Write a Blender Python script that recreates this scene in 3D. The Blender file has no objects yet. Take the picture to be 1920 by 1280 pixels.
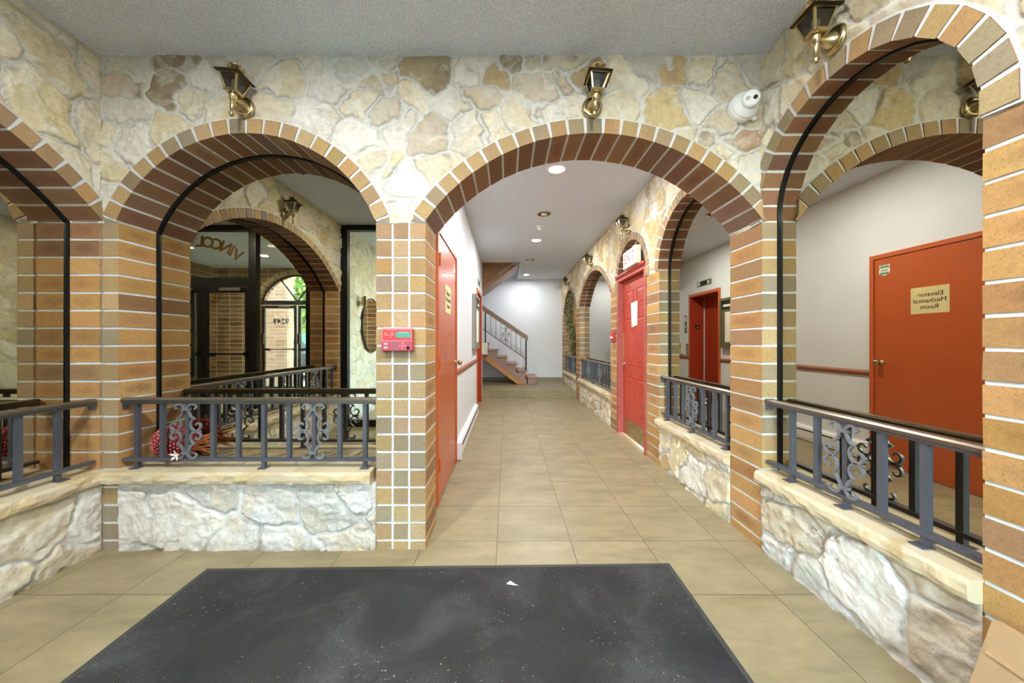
import bpy, math, random
import numpy as np
from mathutils import Vector, Matrix
random.seed(7)
PI = math.pi
sc = bpy.context.scene
C = sc.collection

# ------------------------------------------------------------------ camera, world, exposure
cam = bpy.data.cameras.new('camera'); camo = bpy.data.objects.new('camera', cam); C.objects.link(camo)
camo.location = (0, 0, 1.242); camo.rotation_euler = (PI/2, 0, 0)
cam.sensor_width = 36; cam.lens = 650/1920*36; cam.shift_x = 10/1920; cam.clip_start = 0.02
sc.camera = camo
sc.view_settings.view_transform = 'Standard'
sc.view_settings.look = 'None'
sc.view_settings.gamma = 1
sc.view_settings.use_curve_mapping = False
sc.view_settings.exposure = 0.47
w = bpy.data.worlds.new('world'); sc.world = w; w.use_nodes = True
wn = w.node_tree.nodes; wl = w.node_tree.links
sky = wn.new('ShaderNodeTexSky'); sky.sky_type = 'NISHITA'; sky.sun_disc = False
sky.sun_elevation = math.radians(48); sky.sun_rotation = math.radians(150)
wl.new(sky.outputs[0], wn['Background'].inputs[0]); wn['Background'].inputs[1].default_value = 10.5
sc.cycles.max_bounces = 14; sc.cycles.diffuse_bounces = 6; sc.cycles.glossy_bounces = 8
sc.cycles.transparent_max_bounces = 16
sc.cycles.use_denoising = True
sc.cycles.caustics_reflective = True

def lamp(name, loc, power, size, color=(.95, .98, 1.0), rot=(0, 0, 0), sx=None):
    l = bpy.data.lights.new(name, 'AREA'); l.energy = power; l.color = color
    l.shape = 'DISK'; l.size = size
    o = bpy.data.objects.new(name, l); C.objects.link(o); o.location = loc; o.rotation_euler = rot
    return o
CZ = 2.94
LIT = [(0.493, 3.412), (0.497, 5.81), (0.50, 8.79)]
DIM = [(0.496, 4.61), (0.481, 7.19)]
ROOM = [(-1.12, 0.55), (0.45, 0.62)]
VEST = [(-0.48, -2.19), (-1.1, -2.5), (0.7, -1.3)]
for (x, y), pw in zip(LIT, (36, 40, 15)): lamp('ceiling_lamp', (x, y, CZ-.022), pw, .15)
for (x, y), pw in zip(ROOM, (48, 36)): lamp('ceiling_lamp', (x, y, CZ-.022), pw, .17, (.94, .98, 1))
for (x, y) in VEST: lamp('ceiling_lamp', (x, y, CZ-.022), 40, .15, (1, .97, .93))

# ------------------------------------------------------------------ helpers
def lin(r, g, b):
    f = lambda c: (c/255/12.92) if c/255 <= .04045 else ((c/255+.055)/1.055)**2.4
    return (f(r), f(g), f(b))

class MB:
    def __init__(s): s.v = []; s.f = []; s.c = []; s.m = []; s.uv = []
    def add(s, vs, fs, col=(1, 1, 1, 1), m=0, cols=None, uvs=None):
        b = len(s.v); s.v += [tuple(p) for p in vs]
        for i, f in enumerate(fs):
            s.f.append(tuple(b+k for k in f)); s.c.append(cols[i] if cols else col); s.m.append(m)
            s.uv.append(uvs[i] if uvs else [(.5, .5)]*len(f))
        return s
    def build(s, name, mats, parent=None, smooth=False):
        me = bpy.data.meshes.new(name); me.from_pydata(s.v, [], s.f)
        if not isinstance(mats, (list, tuple)): mats = [mats]
        for mm in mats: me.materials.append(mm)
        me.polygons.foreach_set('material_index', s.m)
        ca = me.color_attributes.new('Col', 'FLOAT_COLOR', 'CORNER')
        arr = []; ua = []
        for f, c, u in zip(s.f, s.c, s.uv):
            c = tuple(c) if len(c) == 4 else tuple(c)+(0,)
            for k in range(len(f)): arr += c; ua += u[k]
        ca.data.foreach_set('color', arr)
        ul = me.uv_layers.new(name='UVMap'); ul.data.foreach_set('uv', ua)
        if smooth: me.polygons.foreach_set('use_smooth', [True]*len(me.polygons))
        me.update()
        o = bpy.data.objects.new(name, me); C.objects.link(o)
        if parent is not None:
            o.parent = parent; o.matrix_parent_inverse = parent.matrix_basis.inverted()
        return o

BF = [(0, 3, 2, 1), (4, 5, 6, 7), (0, 1, 5, 4), (1, 2, 6, 5), (2, 3, 7, 6), (3, 0, 4, 7)]
def box(mb, x0, x1, y0, y1, z0, z1, **k):
    x0, x1 = min(x0, x1), max(x0, x1); y0, y1 = min(y0, y1), max(y0, y1)
    mb.add([(x0, y0, z0), (x1, y0, z0), (x1, y1, z0), (x0, y1, z0), (x0, y0, z1), (x1, y0, z1), (x1, y1, z1), (x0, y1, z1)], BF, **k)
    return mb
def hexa(mb, vs, **k):      # eight free corners, bottom loop then top loop
    mb.add(vs, BF, **k); return mb
def boxo(name, m, x0, x1, y0, y1, z0, z1, parent=None):
    return box(MB(), x0, x1, y0, y1, z0, z1).build(name, m, parent)
def rbox(mb, x0, x1, y0, y1, z0, z1, r=.004, **k):     # box with all edges chamfered
    x0, x1 = min(x0, x1), max(x0, x1); y0, y1 = min(y0, y1), max(y0, y1)
    V = []; idx = {}
    for ix, X in enumerate((x0, x1)):
        for iy, Y in enumerate((y0, y1)):
            for iz, Z in enumerate((z0, z1)):
                sx, sy, sz = (r, -r)[ix], (r, -r)[iy], (r, -r)[iz]
                for ax, p in enumerate(((X, Y+sy, Z+sz), (X+sx, Y, Z+sz), (X+sx, Y+sy, Z))):
                    idx[(ix, iy, iz, ax)] = len(V); V.append(p)
    F = []
    q = lambda l: F.append(tuple(idx[t] for t in l))
    for i in (0, 1):
        a = [(i, 0, 0, 0), (i, 1, 0, 0), (i, 1, 1, 0), (i, 0, 1, 0)]; q(a if i else a[::-1])
        a = [(0, i, 0, 1), (1, i, 0, 1), (1, i, 1, 1), (0, i, 1, 1)]; q(a[::-1] if i else a)
        a = [(0, 0, i, 2), (1, 0, i, 2), (1, 1, i, 2), (0, 1, i, 2)]; q(a if i else a[::-1])
    for i in (0, 1):
        for j in (0, 1):
            q([(i, j, 0, 0), (i, j, 1, 0), (i, j, 1, 1), (i, j, 0, 1)])
            q([(i, 0, j, 0), (i, 1, j, 0), (i, 1, j, 2), (i, 0, j, 2)])
            q([(0, i, j, 1), (1, i, j, 1), (1, i, j, 2), (0, i, j, 2)])
            for l in (0, 1): q([(i, j, l, 0), (i, j, l, 1), (i, j, l, 2)])
    mb.add(V, F, **k); return mb
def lathe(mb, prof, c=(0, 0, 0), axis='z', n=20, **k):
    V = []; F = []
    for (r, h) in prof:
        for i in range(n):
            a = 2*PI*i/n; p = (r*math.cos(a), r*math.sin(a), h)
            if axis == 'y': p = (p[0], h, p[1])
            if axis == '-y': p = (p[0], -h, p[1])
            if axis == 'x': p = (h, p[0], p[1])
            V.append((c[0]+p[0], c[1]+p[1], c[2]+p[2]))
    for j in range(len(prof)-1):
        for i in range(n):
            F.append((j*n+i, j*n+(i+1) % n, (j+1)*n+(i+1) % n, (j+1)*n+i))
    F.append(tuple(range(n))[::-1]); F.append(tuple((len(prof)-1)*n+i for i in range(n)))
    mb.add(V, F, **k); return mb
def tube(mb, pts, r, n=8, **k):
    pts = [Vector(p) for p in pts]; V = []; F = []; up = None
    for i, p in enumerate(pts):
        t = (pts[min(i+1, len(pts)-1)]-pts[max(i-1, 0)]).normalized()
        if up is None: up = Vector((0, 0, 1)) if abs(t.z) < .9 else Vector((1, 0, 0))
        a = t.cross(up).normalized(); b = a.cross(t).normalized(); up = b
        rr = r[i] if isinstance(r, (list, tuple)) else r
        for j in range(n):
            q = 2*PI*j/n; V.append(p+a*(rr*math.cos(q))+b*(rr*math.sin(q)))
    for i in range(len(pts)-1):
        for j in range(n): F.append((i*n+j, i*n+(j+1) % n, (i+1)*n+(j+1) % n, (i+1)*n+j))
    F.append(tuple(range(n))[::-1]); F.append(tuple((len(pts)-1)*n+i for i in range(n)))
    mb.add(V, F, **k); return mb
def ribbon(mb, pts, t, dep, fn, **k):      # flat bar bent in a plane; fn maps (a, b, depth)
    V = []; F = []; n = len(pts)
    for i, (x, y) in enumerate(pts):
        x0, y0 = pts[max(i-1, 0)]; x1, y1 = pts[min(i+1, n-1)]
        dx, dy = x1-x0, y1-y0; L = math.hypot(dx, dy) or 1; nx, ny = -dy/L, dx/L
        tt = t*(1-.45*abs(2*i/(n-1)-1))
        for s, d in ((1, -dep/2), (1, dep/2), (-1, dep/2), (-1, -dep/2)):
            V.append(fn(x+nx*tt*s/2, y+ny*tt*s/2, d))
    for i in range(n-1):
        for j in range(4): F.append((i*4+j, i*4+(j+1) % 4, i*4+4+(j+1) % 4, i*4+4+j))
    F.append((3, 2, 1, 0)); F.append(tuple((n-1)*4+i for i in range(4)))
    mb.add(V, F, **k)
def catmull(P, k=5):
    out = []
    for i in range(len(P)-1):
        p0 = P[max(i-1, 0)]; p1 = P[i]; p2 = P[i+1]; p3 = P[min(i+2, len(P)-1)]
        for s in range(k):
            t = s/k
            out.append(tuple(.5*((2*b)+(-a+c)*t+(2*a-5*b+4*c-d)*t*t+(-a+3*b-3*c+d)*t**3) for a, b, c, d in zip(p0, p1, p2, p3)))
    return out+[P[-1]]
def empty(name, loc, rz=0):
    o = bpy.data.objects.new(name, None); C.objects.link(o); o.location = loc; o.rotation_euler = (0, 0, rz)
    o.empty_display_size = .05; return o
def tag(o, label, cat, group=None, kind=None):
    o['label'] = label; o['category'] = cat
    if group: o['group'] = group
    if kind: o['kind'] = kind
    return o
def struct(o, label=None):
    o['kind'] = 'structure'
    if label: o['label'] = label
    return o
def copy_tree(o, parent=None):
    c = o.copy(); C.objects.link(c)
    if parent is not None: c.parent = parent
    for ch in list(o.children): copy_tree(ch, c)
    return c
def text_mesh(body, size, fn, bold=0.0, align='CENTER', ext=.0006, line=1.0):
    cu = bpy.data.curves.new('lettering', 'FONT'); cu.body = body; cu.size = size; cu.offset = bold*size
    cu.align_x = align; cu.align_y = 'CENTER'; cu.extrude = ext; cu.space_line = line; cu.resolution_u = 3
    o = bpy.data.objects.new('tmp', cu); C.objects.link(o)
    bpy.context.view_layer.update()
    me = bpy.data.meshes.new_from_object(o.evaluated_get(bpy.context.evaluated_depsgraph_get()))
    vs = [fn(v.co.x, v.co.y, v.co.z) for v in me.vertices]; fs = [tuple(p.vertices) for p in me.polygons]
    bpy.data.objects.remove(o); bpy.data.curves.remove(cu); bpy.data.meshes.remove(me)
    return MB().add(vs, fs)

# ------------------------------------------------------------------ materials
def new_mat(name):
    m = bpy.data.materials.new(name); m.use_nodes = True
    return m, m.node_tree, m.node_tree.nodes['Principled BSDF']
def N(nt, t, **k):
    n = nt.nodes.new(t)
    for a, b in k.items(): setattr(n, a, b)
    return n
def coords(nt, scale=1, sv=None):
    g = N(nt, 'ShaderNodeNewGeometry')
    mp = N(nt, 'ShaderNodeMapping'); mp.inputs['Scale'].default_value = sv or (scale,)*3
    nt.links.new(g.outputs['Position'], mp.inputs[0]); return mp.outputs[0]
def noise(nt, vec, scale, detail=4, rough=.55, dist=0):
    n = N(nt, 'ShaderNodeTexNoise'); n.inputs['Scale'].default_value = scale; n.inputs['Detail'].default_value = detail
    n.inputs['Roughness'].default_value = rough; n.inputs['Distortion'].default_value = dist
    nt.links.new(vec, n.inputs['Vector']); return n.outputs[0]
def ramp(nt, fac, stops):
    r = N(nt, 'ShaderNodeValToRGB'); e = r.color_ramp.elements
    while len(e) < len(stops): e.new(.5)
    for s, (p, c) in zip(e, stops): s.position = p; s.color = tuple(c)+(1,) if len(c) == 3 else c
    nt.links.new(fac, r.inputs[0]); return r.outputs[0]
def mixc(nt, fac, a, b, mode='MIX'):
    m = N(nt, 'ShaderNodeMix', data_type='RGBA', blend_type=mode)
    for i, v in ((0, fac), (6, a), (7, b)):
        if hasattr(v, 'links') or hasattr(v, 'is_linked'): nt.links.new(v, m.inputs[i])
        else: m.inputs[i].default_value = v if i == 0 else (tuple(v)+(1,) if len(v) == 3 else v)
    return m.outputs[2]
def math_(nt, op, a, b=0, c=0):
    m = N(nt, 'ShaderNodeMath', operation=op)
    for i, v in enumerate((a, b, c)):
        if hasattr(v, 'is_linked'): nt.links.new(v, m.inputs[i])
        else: m.inputs[i].default_value = v
    return m.outputs[0]
def bump(nt, p, h, strength, dist=.01):
    b = N(nt, 'ShaderNodeBump'); b.inputs['Strength'].default_value = strength; b.inputs['Distance'].default_value = dist
    nt.links.new(h, b.inputs['Height']); nt.links.new(b.outputs[0], p.inputs['Normal'])
def paint(name, rgb, rough=.5, metal=0, var=.06, nscale=14, bmp=0, bscale=60, spec=.5, coat=0):
    m, nt, p = new_mat(name); c = lin(*rgb)
    v = noise(nt, coords(nt), nscale)
    col = ramp(nt, v, [(.3, tuple(x*(1-var) for x in c)), (.7, tuple(min(1, x*(1+var)) for x in c))])
    nt.links.new(col, p.inputs['Base Color']); p.inputs['Roughness'].default_value = rough
    p.inputs['Metallic'].default_value = metal; p.inputs['Specular IOR Level'].default_value = spec
    p.inputs['Coat Weight'].default_value = coat
    if bmp: bump(nt, p, noise(nt, coords(nt), bscale, 3), bmp, .003)
    return m

def m_attr(name, rough, fine, fscale, blo, bsc, streak=False, speck=0):
    m, nt, p = new_mat(name)
    a = N(nt, 'ShaderNodeAttribute', attribute_name='Col')
    P = coords(nt)
    n1 = noise(nt, P, fscale, 6, .65)
    v = ramp(nt, n1, [(.25, (1-fine,)*3), (.75, (1+fine*.35,)*3)])
    col = mixc(nt, 1.0, a.outputs['Color'], v, 'MULTIPLY')
    if streak:
        uv = N(nt, 'ShaderNodeUVMap'); sx = N(nt, 'ShaderNodeSeparateXYZ'); nt.links.new(uv.outputs[0], sx.inputs[0])
        du = math_(nt, 'ABSOLUTE', math_(nt, 'SUBTRACT', sx.outputs[0], .5)); dv = math_(nt, 'ABSOLUTE', math_(nt, 'SUBTRACT', sx.outputs[1], .5))
        d = math_(nt, 'ADD', math_(nt, 'MULTIPLY', math_(nt, 'POWER', du, 2), 5.0), math_(nt, 'MULTIPLY', math_(nt, 'POWER', dv, 2), 5.0))
        mk = math_(nt, 'SUBTRACT', 1.0, d); mk = math_(nt, 'ADD', mk, math_(nt, 'MULTIPLY', math_(nt, 'SUBTRACT', noise(nt, P, 22, 5, .7), .5), 1.8))
        mk = ramp(nt, mk, [(.2, (0, 0, 0)), (1.0, (1, 1, 1))])
        mk = math_(nt, 'MULTIPLY', mk, a.outputs['Alpha'])
        col = mixc(nt, mk, col, lin(112, 70, 50))
    if speck:
        s = noise(nt, P, 190, 2, .6); s = ramp(nt, s, [(.60, (0, 0, 0)), (.70, (1, 1, 1))])
        col = mixc(nt, math_(nt, 'MULTIPLY', s, speck), col, lin(110, 78, 50))
    nt.links.new(col, p.inputs['Base Color']); p.inputs['Roughness'].default_value = rough
    bump(nt, p, noise(nt, P, bsc, 5, .7), blo, .006)
    return m
M = {}
M['stone'] = m_attr('split_stone', .85, .22, 30, 1.0, 46)
M['brick'] = m_attr('tan_brick', .88, .22, 75, .6, 150, streak=True, speck=.7)
M['mortar'] = paint('mortar', (208, 210, 210), .9, var=.08, nscale=30, bmp=.5, bscale=90)
# sandstone sill
m, nt, p = new_mat('sandstone'); P = coords(nt, sv=(1, 1, 3))
col = ramp(nt, noise(nt, P, 3.5, 7, .6, 1.2), [(.3, lin(206, 184, 144)), (.5, lin(202, 187, 158)), (.62, lin(190, 166, 120)), (.8, lin(212, 202, 180))])
nt.links.new(col, p.inputs['Base Color']); p.inputs['Roughness'].default_value = .6; bump(nt, p, noise(nt, coords(nt), 30, 6, .7), .5, .006); M['sill'] = m
# floor tiles
m, nt, p = new_mat('floor_tile')
g = N(nt, 'ShaderNodeNewGeometry'); sp = N(nt, 'ShaderNodeSeparateXYZ'); nt.links.new(g.outputs['Position'], sp.inputs[0])
S = .4573
tx = math_(nt, 'DIVIDE', math_(nt, 'ADD', sp.outputs[0], .0594+S*20), S); ty = math_(nt, 'DIVIDE', math_(nt, 'ADD', sp.outputs[1], -2.159+S*20), S)
gx = math_(nt, 'ABSOLUTE', math_(nt, 'SUBTRACT', math_(nt, 'FRACT', tx), .5)); gy = math_(nt, 'ABSOLUTE', math_(nt, 'SUBTRACT', math_(nt, 'FRACT', ty), .5))
gm = math_(nt, 'MAXIMUM', gx, gy); gr = math_(nt, 'GREATER_THAN', gm, .5-.0042)
cb = N(nt, 'ShaderNodeCombineXYZ'); nt.links.new(math_(nt, 'FLOOR', tx), cb.inputs[0]); nt.links.new(math_(nt, 'FLOOR', ty), cb.inputs[1])
wnz = N(nt, 'ShaderNodeTexWhiteNoise', noise_dimensions='3D'); nt.links.new(cb.outputs[0], wnz.inputs['Vector'])
off = N(nt, 'ShaderNodeVectorMath', operation='ADD'); nt.links.new(g.outputs['Position'], off.inputs[0])
sc3 = N(nt, 'ShaderNodeVectorMath', operation='SCALE'); nt.links.new(wnz.outputs['Color'], sc3.inputs[0]); sc3.inputs['Scale'].default_value = 9
nt.links.new(sc3.outputs[0], off.inputs[1])
mp = N(nt, 'ShaderNodeMapping'); mp.inputs['Scale'].default_value = (1, 2.6, 1); nt.links.new(off.outputs[0], mp.inputs[0])
n1 = noise(nt, mp.outputs[0], 3.2, 8, .68, .3)
tc = ramp(nt, n1, [(.28, lin(124, 116, 86)), (.5, lin(148, 133, 101)), (.75, lin(166, 149, 116))])
tc = mixc(nt, math_(nt, 'MULTIPLY', wnz.outputs['Value'], .12), tc, lin(122, 112, 82))
tc = mixc(nt, gr, tc, lin(84, 76, 56))
nt.links.new(tc, p.inputs['Base Color']); p.inputs['Roughness'].default_value = .42; p.inputs['Specular IOR Level'].default_value = .35
bump(nt, p, math_(nt, 'SUBTRACT', math_(nt, 'MULTIPLY', noise(nt, g.outputs['Position'], 60, 4), .15), gr), .35, .003); M['floor'] = m
# popcorn ceiling
m, nt, p = new_mat('popcorn_ceiling'); P = coords(nt)
h = noise(nt, P, 130, 3, .6); v = N(nt, 'ShaderNodeTexVoronoi'); v.inputs['Scale'].default_value = 110; nt.links.new(P, v.inputs['Vector'])
hh = math_(nt, 'ADD', h, math_(nt, 'MULTIPLY', v.outputs['Distance'], -.8))
nt.links.new(ramp(nt, h, [(.38, lin(214, 222, 236)), (.62, lin(244, 249, 255))]), p.inputs['Base Color']); p.inputs['Roughness'].default_value = .95
bump(nt, p, hh, .9, .010); M['ceil'] = m
M['plaster'] = paint('white_plaster', (226, 229, 232), .6, var=.02, nscale=3, bmp=.15, bscale=120)
M['white'] = paint('white_enamel', (232, 232, 230), .4, var=.02)
M['baseb'] = paint('grey_tile_base', (150, 138, 112), .5, var=.06)
# mirror
m, nt, p = new_mat('mirror_glass'); p.inputs['Metallic'].default_value = 1; p.inputs['Roughness'].default_value = 0
nt.links.new(ramp(nt, noise(nt, coords(nt), 2), [(.3, (.51, .48, .39)), (.7, (.53, .50, .41))]), p.inputs['Base Color']); M['mirror'] = m
# clear glass: lets light straight through with a fresnel reflection
m, nt, p = new_mat('clear_glass'); nt.nodes.remove(p)
tr = N(nt, 'ShaderNodeBsdfTransparent'); tr.inputs[0].default_value = (.90, .94, .93, 1); gl = N(nt, 'ShaderNodeBsdfGlossy'); gl.inputs['Roughness'].default_value = .0
fr = N(nt, 'ShaderNodeFresnel'); fr.inputs[0].default_value = 1.45; ms = N(nt, 'ShaderNodeMixShader')
nt.links.new(fr.outputs[0], ms.inputs[0]); nt.links.new(tr.outputs[0], ms.inputs[1]); nt.links.new(gl.outputs[0], ms.inputs[2])
nt.links.new(ms.outputs[0], nt.nodes['Material Output'].inputs[0]); M['glass'] = m
m, nt, p = new_mat('lantern_glass'); nt.nodes.remove(p)
tr = N(nt, 'ShaderNodeBsdfTransparent'); tr.inputs[0].default_value = (.62, .60, .56, 1); gl = N(nt, 'ShaderNodeBsdfGlossy'); gl.inputs['Roughness'].default_value = .15
ms = N(nt, 'ShaderNodeMixShader'); ms.inputs[0].default_value = .08
nt.links.new(tr.outputs[0], ms.inputs[1]); nt.links.new(gl.outputs[0], ms.inputs[2]); nt.links.new(ms.outputs[0], nt.nodes['Material Output'].inputs[0]); M['lglass'] = m
M['black'] = paint('black_metal', (22, 22, 23), .35, .3, var=.2)
M['iron'] = paint('painted_iron', (98, 101, 110), .34, .5, var=.08)
M['ironlite'] = paint('cast_iron_scroll', (142, 144, 150), .35, .55, var=.15, nscale=60)
M['rail'] = paint('bronze_rail', (118, 106, 90), .3, .7, var=.08)
M['brass'] = paint('antique_brass', (198, 180, 138), .27, 1, var=.3, nscale=22)
M['brassdark'] = paint('dark_brass', (70, 58, 42), .4, .9, var=.3, nscale=25)
M['chrome'] = paint('chrome', (210, 205, 195), .15, 1, var=.05)
M['steel'] = paint('brushed_steel', (150, 148, 142), .35, .9, var=.08)
M['orange'] = paint('orange_brown_paint', (192, 92, 46), .32, var=.05, nscale=5, coat=.2)
M['orangefr'] = paint('orange_frame_paint', (200, 98, 50), .4, var=.05)
M['elev'] = paint('red_brown_enamel', (168, 58, 28), .45, var=.05)
M['red'] = paint('red_paint', (184, 68, 50), .42, var=.05, nscale=5, coat=.15)
M['redw'] = paint('worn_red_paint', (170, 82, 74), .5, var=.25, nscale=50)
M['rawwood'] = paint('bare_wood', (190, 150, 96), .6, var=.2, nscale=40)
M['panelred'] = paint('red_plastic', (206, 60, 62), .4, var=.03)
M['paneldark'] = paint('dull_red_plastic', (176, 70, 84), .45, var=.03)
M['lcd'] = paint('green_display', (80, 150, 130), .3, var=.05)
M['key'] = paint('grey_keys', (138, 110, 122), .5, var=.05)
M['pink'] = paint('pale_print', (236, 170, 170), .6, var=.02)
M['paper'] = paint('yellowed_paper', (222, 206, 148), .7, var=.04)
M['paperw'] = paint('white_paper', (236, 228, 214), .7, var=.03)
M['ink'] = paint('black_ink', (40, 34, 26), .7, var=.02)
M['gold'] = paint('gold_leaf', (146, 98, 44), .5, .1, var=.1)
M['green'] = paint('green_print', (84, 150, 110), .6, var=.04)
M['cream'] = paint('cream_plastic', (214, 206, 168), .5, var=.04)
M['casebr'] = paint('bronze_case', (134, 126, 92), .35, .5, var=.06)
M['casegrey'] = paint('grey_case', (160, 158, 152), .4, .3, var=.04)
M['exitw'] = paint('white_sign', (238, 232, 214), .5, var=.02)
M['exitr'] = paint('sign_red', (216, 72, 72), .5, var=.03)
M['dark'] = paint('dark_void', (30, 26, 22), .8, var=.1)
M['cardboard'] = paint('cardboard', (172, 138, 100), .8, var=.05, nscale=20)
M['trellis'] = paint('trellis_wood', (226, 196, 132), .6, var=.12, nscale=30)
M['leaf'] = m_attr('silk_leaf', .6, .2, 50, .2, 50)
M['redweave'] = m_attr('red_weave', .6, .3, 60, .4, 80)
M['straw'] = paint('dried_stalk', (196, 120, 70), .8, var=.3, nscale=40)
def wood(name, a, b, sv, sc_=6, rough=.45):
    m, nt, p = new_mat(name)
    n = noise(nt, coords(nt, sv=sv), sc_, 6, .6, .6)
    nt.links.new(ramp(nt, n, [(.3, lin(*a)), (.7, lin(*b))]), p.inputs['Base Color']); p.inputs['Roughness'].default_value = rough
    return m
M['chair_rail'] = wood('stained_rail_wood', (128, 72, 46), (166, 100, 66), (8, .6, 8))
M['tread'] = wood('mauve_brown_wood', (146, 114, 100), (172, 142, 126), (1, 8, 8))
M['stringer'] = wood('golden_wood', (170, 112, 52), (206, 150, 84), (1, 8, 6))
M['upper'] = wood('brown_veneer', (124, 84, 44), (156, 112, 62), (1, 8, 6))
M['handrail'] = wood('brown_handrail', (134, 110, 92), (168, 144, 122), (1, 8, 8))
# black entrance mat
m, nt, p = new_mat('charcoal_mat'); P = coords(nt)
c1 = ramp(nt, noise(nt, P, 2.6, 6, .6, .6), [(.3, lin(34, 33, 33)), (.5, lin(48, 46, 45)), (.7, lin(72, 71, 70))])
c2 = ramp(nt, noise(nt, P, 320, 2, .7), [(.42, (.55, .55, .55)), (.65, (1.5, 1.5, 1.5))])
col = mixc(nt, 1.0, c1, c2, 'MULTIPLY')
lint = ramp(nt, noise(nt, P, 85, 2, .5, .5), [(.69, (0, 0, 0)), (.72, (1, 1, 1))]); pat = ramp(nt, noise(nt, P, 3, 2), [(.42, (0, 0, 0)), (.6, (1, 1, 1))])
col = mixc(nt, math_(nt, 'MULTIPLY', lint, math_(nt, 'MULTIPLY', pat, .7)), col, lin(170, 165, 150))
nt.links.new(col, p.inputs['Base Color']); p.inputs['Roughness'].default_value = .95; bump(nt, p, noise(nt, P, 300, 2), .5, .004); M['mat'] = m
M['matedge'] = paint('rubber_edge', (58, 58, 54), .7, var=.1)
# flat brick (vestibule and outside)
def flat_brick(name, axis, c1=(150, 112, 66), c2=(116, 80, 50)):
    m, nt, p = new_mat(name)
    g = N(nt, 'ShaderNodeNewGeometry'); s = N(nt, 'ShaderNodeSeparateXYZ'); nt.links.new(g.outputs['Position'], s.inputs[0])
    c = N(nt, 'ShaderNodeCombineXYZ'); nt.links.new(s.outputs[0 if axis == 'x' else 1], c.inputs[0]); nt.links.new(s.outputs[2], c.inputs[1])
    b = N(nt, 'ShaderNodeTexBrick'); b.offset = 0; b.inputs['Scale'].default_value = 1; b.inputs['Brick Width'].default_value = .30
    b.inputs['Row Height'].default_value = .1; b.inputs['Mortar Size'].default_value = .006; b.inputs['Mortar Smooth'].default_value = .1
    b.inputs['Color1'].default_value = lin(*c1)+(1,); b.inputs['Color2'].default_value = lin(*c2)+(1,); b.inputs['Mortar'].default_value = lin(200, 198, 190)+(1,)
    nt.links.new(c.outputs[0], b.inputs[0]); nt.links.new(b.outputs[0], p.inputs['Base Color']); p.inputs['Roughness'].default_value = .85
    return m
M['fbx'] = flat_brick('brick_face_x', 'x'); M['fby'] = flat_brick('brick_face_y', 'y'); M['fbo'] = flat_brick('outdoor_brick', 'x', (190, 150, 128), (170, 126, 104))
def emis(name, col, s):
    m, nt, p = new_mat(name); p.inputs['Base Color'].default_value = (1, 1, 1, 1)
    p.inputs['Emission Color'].default_value = tuple(col)+(1,); p.inputs['Emission Strength'].default_value = s; return m
M['lit'] = emis('lit_lens', (1, .95, .85), 6)

# ------------------------------------------------------------------ wall frames
XR, XL, XC, YF, YB0 = 1.525, -2.42, -.535, 2.07, -.46
ZS, ZT = 1.957, 2.479           # springing and crown of every arch
VB = .087
F_front = lambda u, d, z: (u, YF+d, z)
F_right = lambda u, d, z: (XR+d, u, z)
F_left = lambda u, d, z: (XL-d, u, z)
F_out = lambda u, d, z: (u, -3.45-d, z)
F_vl = lambda u, d, z: (XL-d, u, z)

def arch(c, half, zs=ZS, zt=ZT):
    r = zt-zs; R = (half*half+r*r)/(2*r); return dict(c=c, half=half, R=R, zc=zt-R, zs=zs, th=math.atan2(half, zs-(zt-R)))

# brick colours
HEAD = [(180, 153, 112), (174, 144, 101), (184, 153, 108), (166, 138, 100), (178, 146, 99), (158, 138, 108), (180, 142, 96), (152, 134, 108)]
STR = [(190, 144, 86), (182, 136, 78), (196, 150, 92), (170, 124, 76), (186, 140, 82), (160, 120, 80), (190, 142, 84)]
SOF = [(144, 104, 74), (152, 110, 76), (134, 98, 76), (146, 102, 72), (138, 98, 70), (156, 116, 80), (130, 98, 78)]  # burnt soffit bricks, darkened further to carry the shade under the arches
def rc(lst, j=8):
    c = random.choice(lst); k = random.uniform(-j, j); return lin(*[max(0, min(255, v+k+random.uniform(-3, 3))) for v in c])
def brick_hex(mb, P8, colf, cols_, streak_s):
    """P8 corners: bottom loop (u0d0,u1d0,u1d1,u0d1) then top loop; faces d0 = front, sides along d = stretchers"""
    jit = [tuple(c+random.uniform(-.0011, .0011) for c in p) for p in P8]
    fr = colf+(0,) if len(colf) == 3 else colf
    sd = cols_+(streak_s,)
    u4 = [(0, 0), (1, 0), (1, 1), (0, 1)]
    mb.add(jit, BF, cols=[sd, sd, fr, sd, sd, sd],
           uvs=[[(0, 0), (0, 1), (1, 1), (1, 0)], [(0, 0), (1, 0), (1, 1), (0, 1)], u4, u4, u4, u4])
CO = .1057
def course_edges(z0, z1):
    es = [.054+CO*k for k in range(-1, 40)]
    out = [max(z0, z0)]; 
    for e in es:
        if z0+.02 < e < z1-.02: out.append(e)
    out.append(z1); return out
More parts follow.
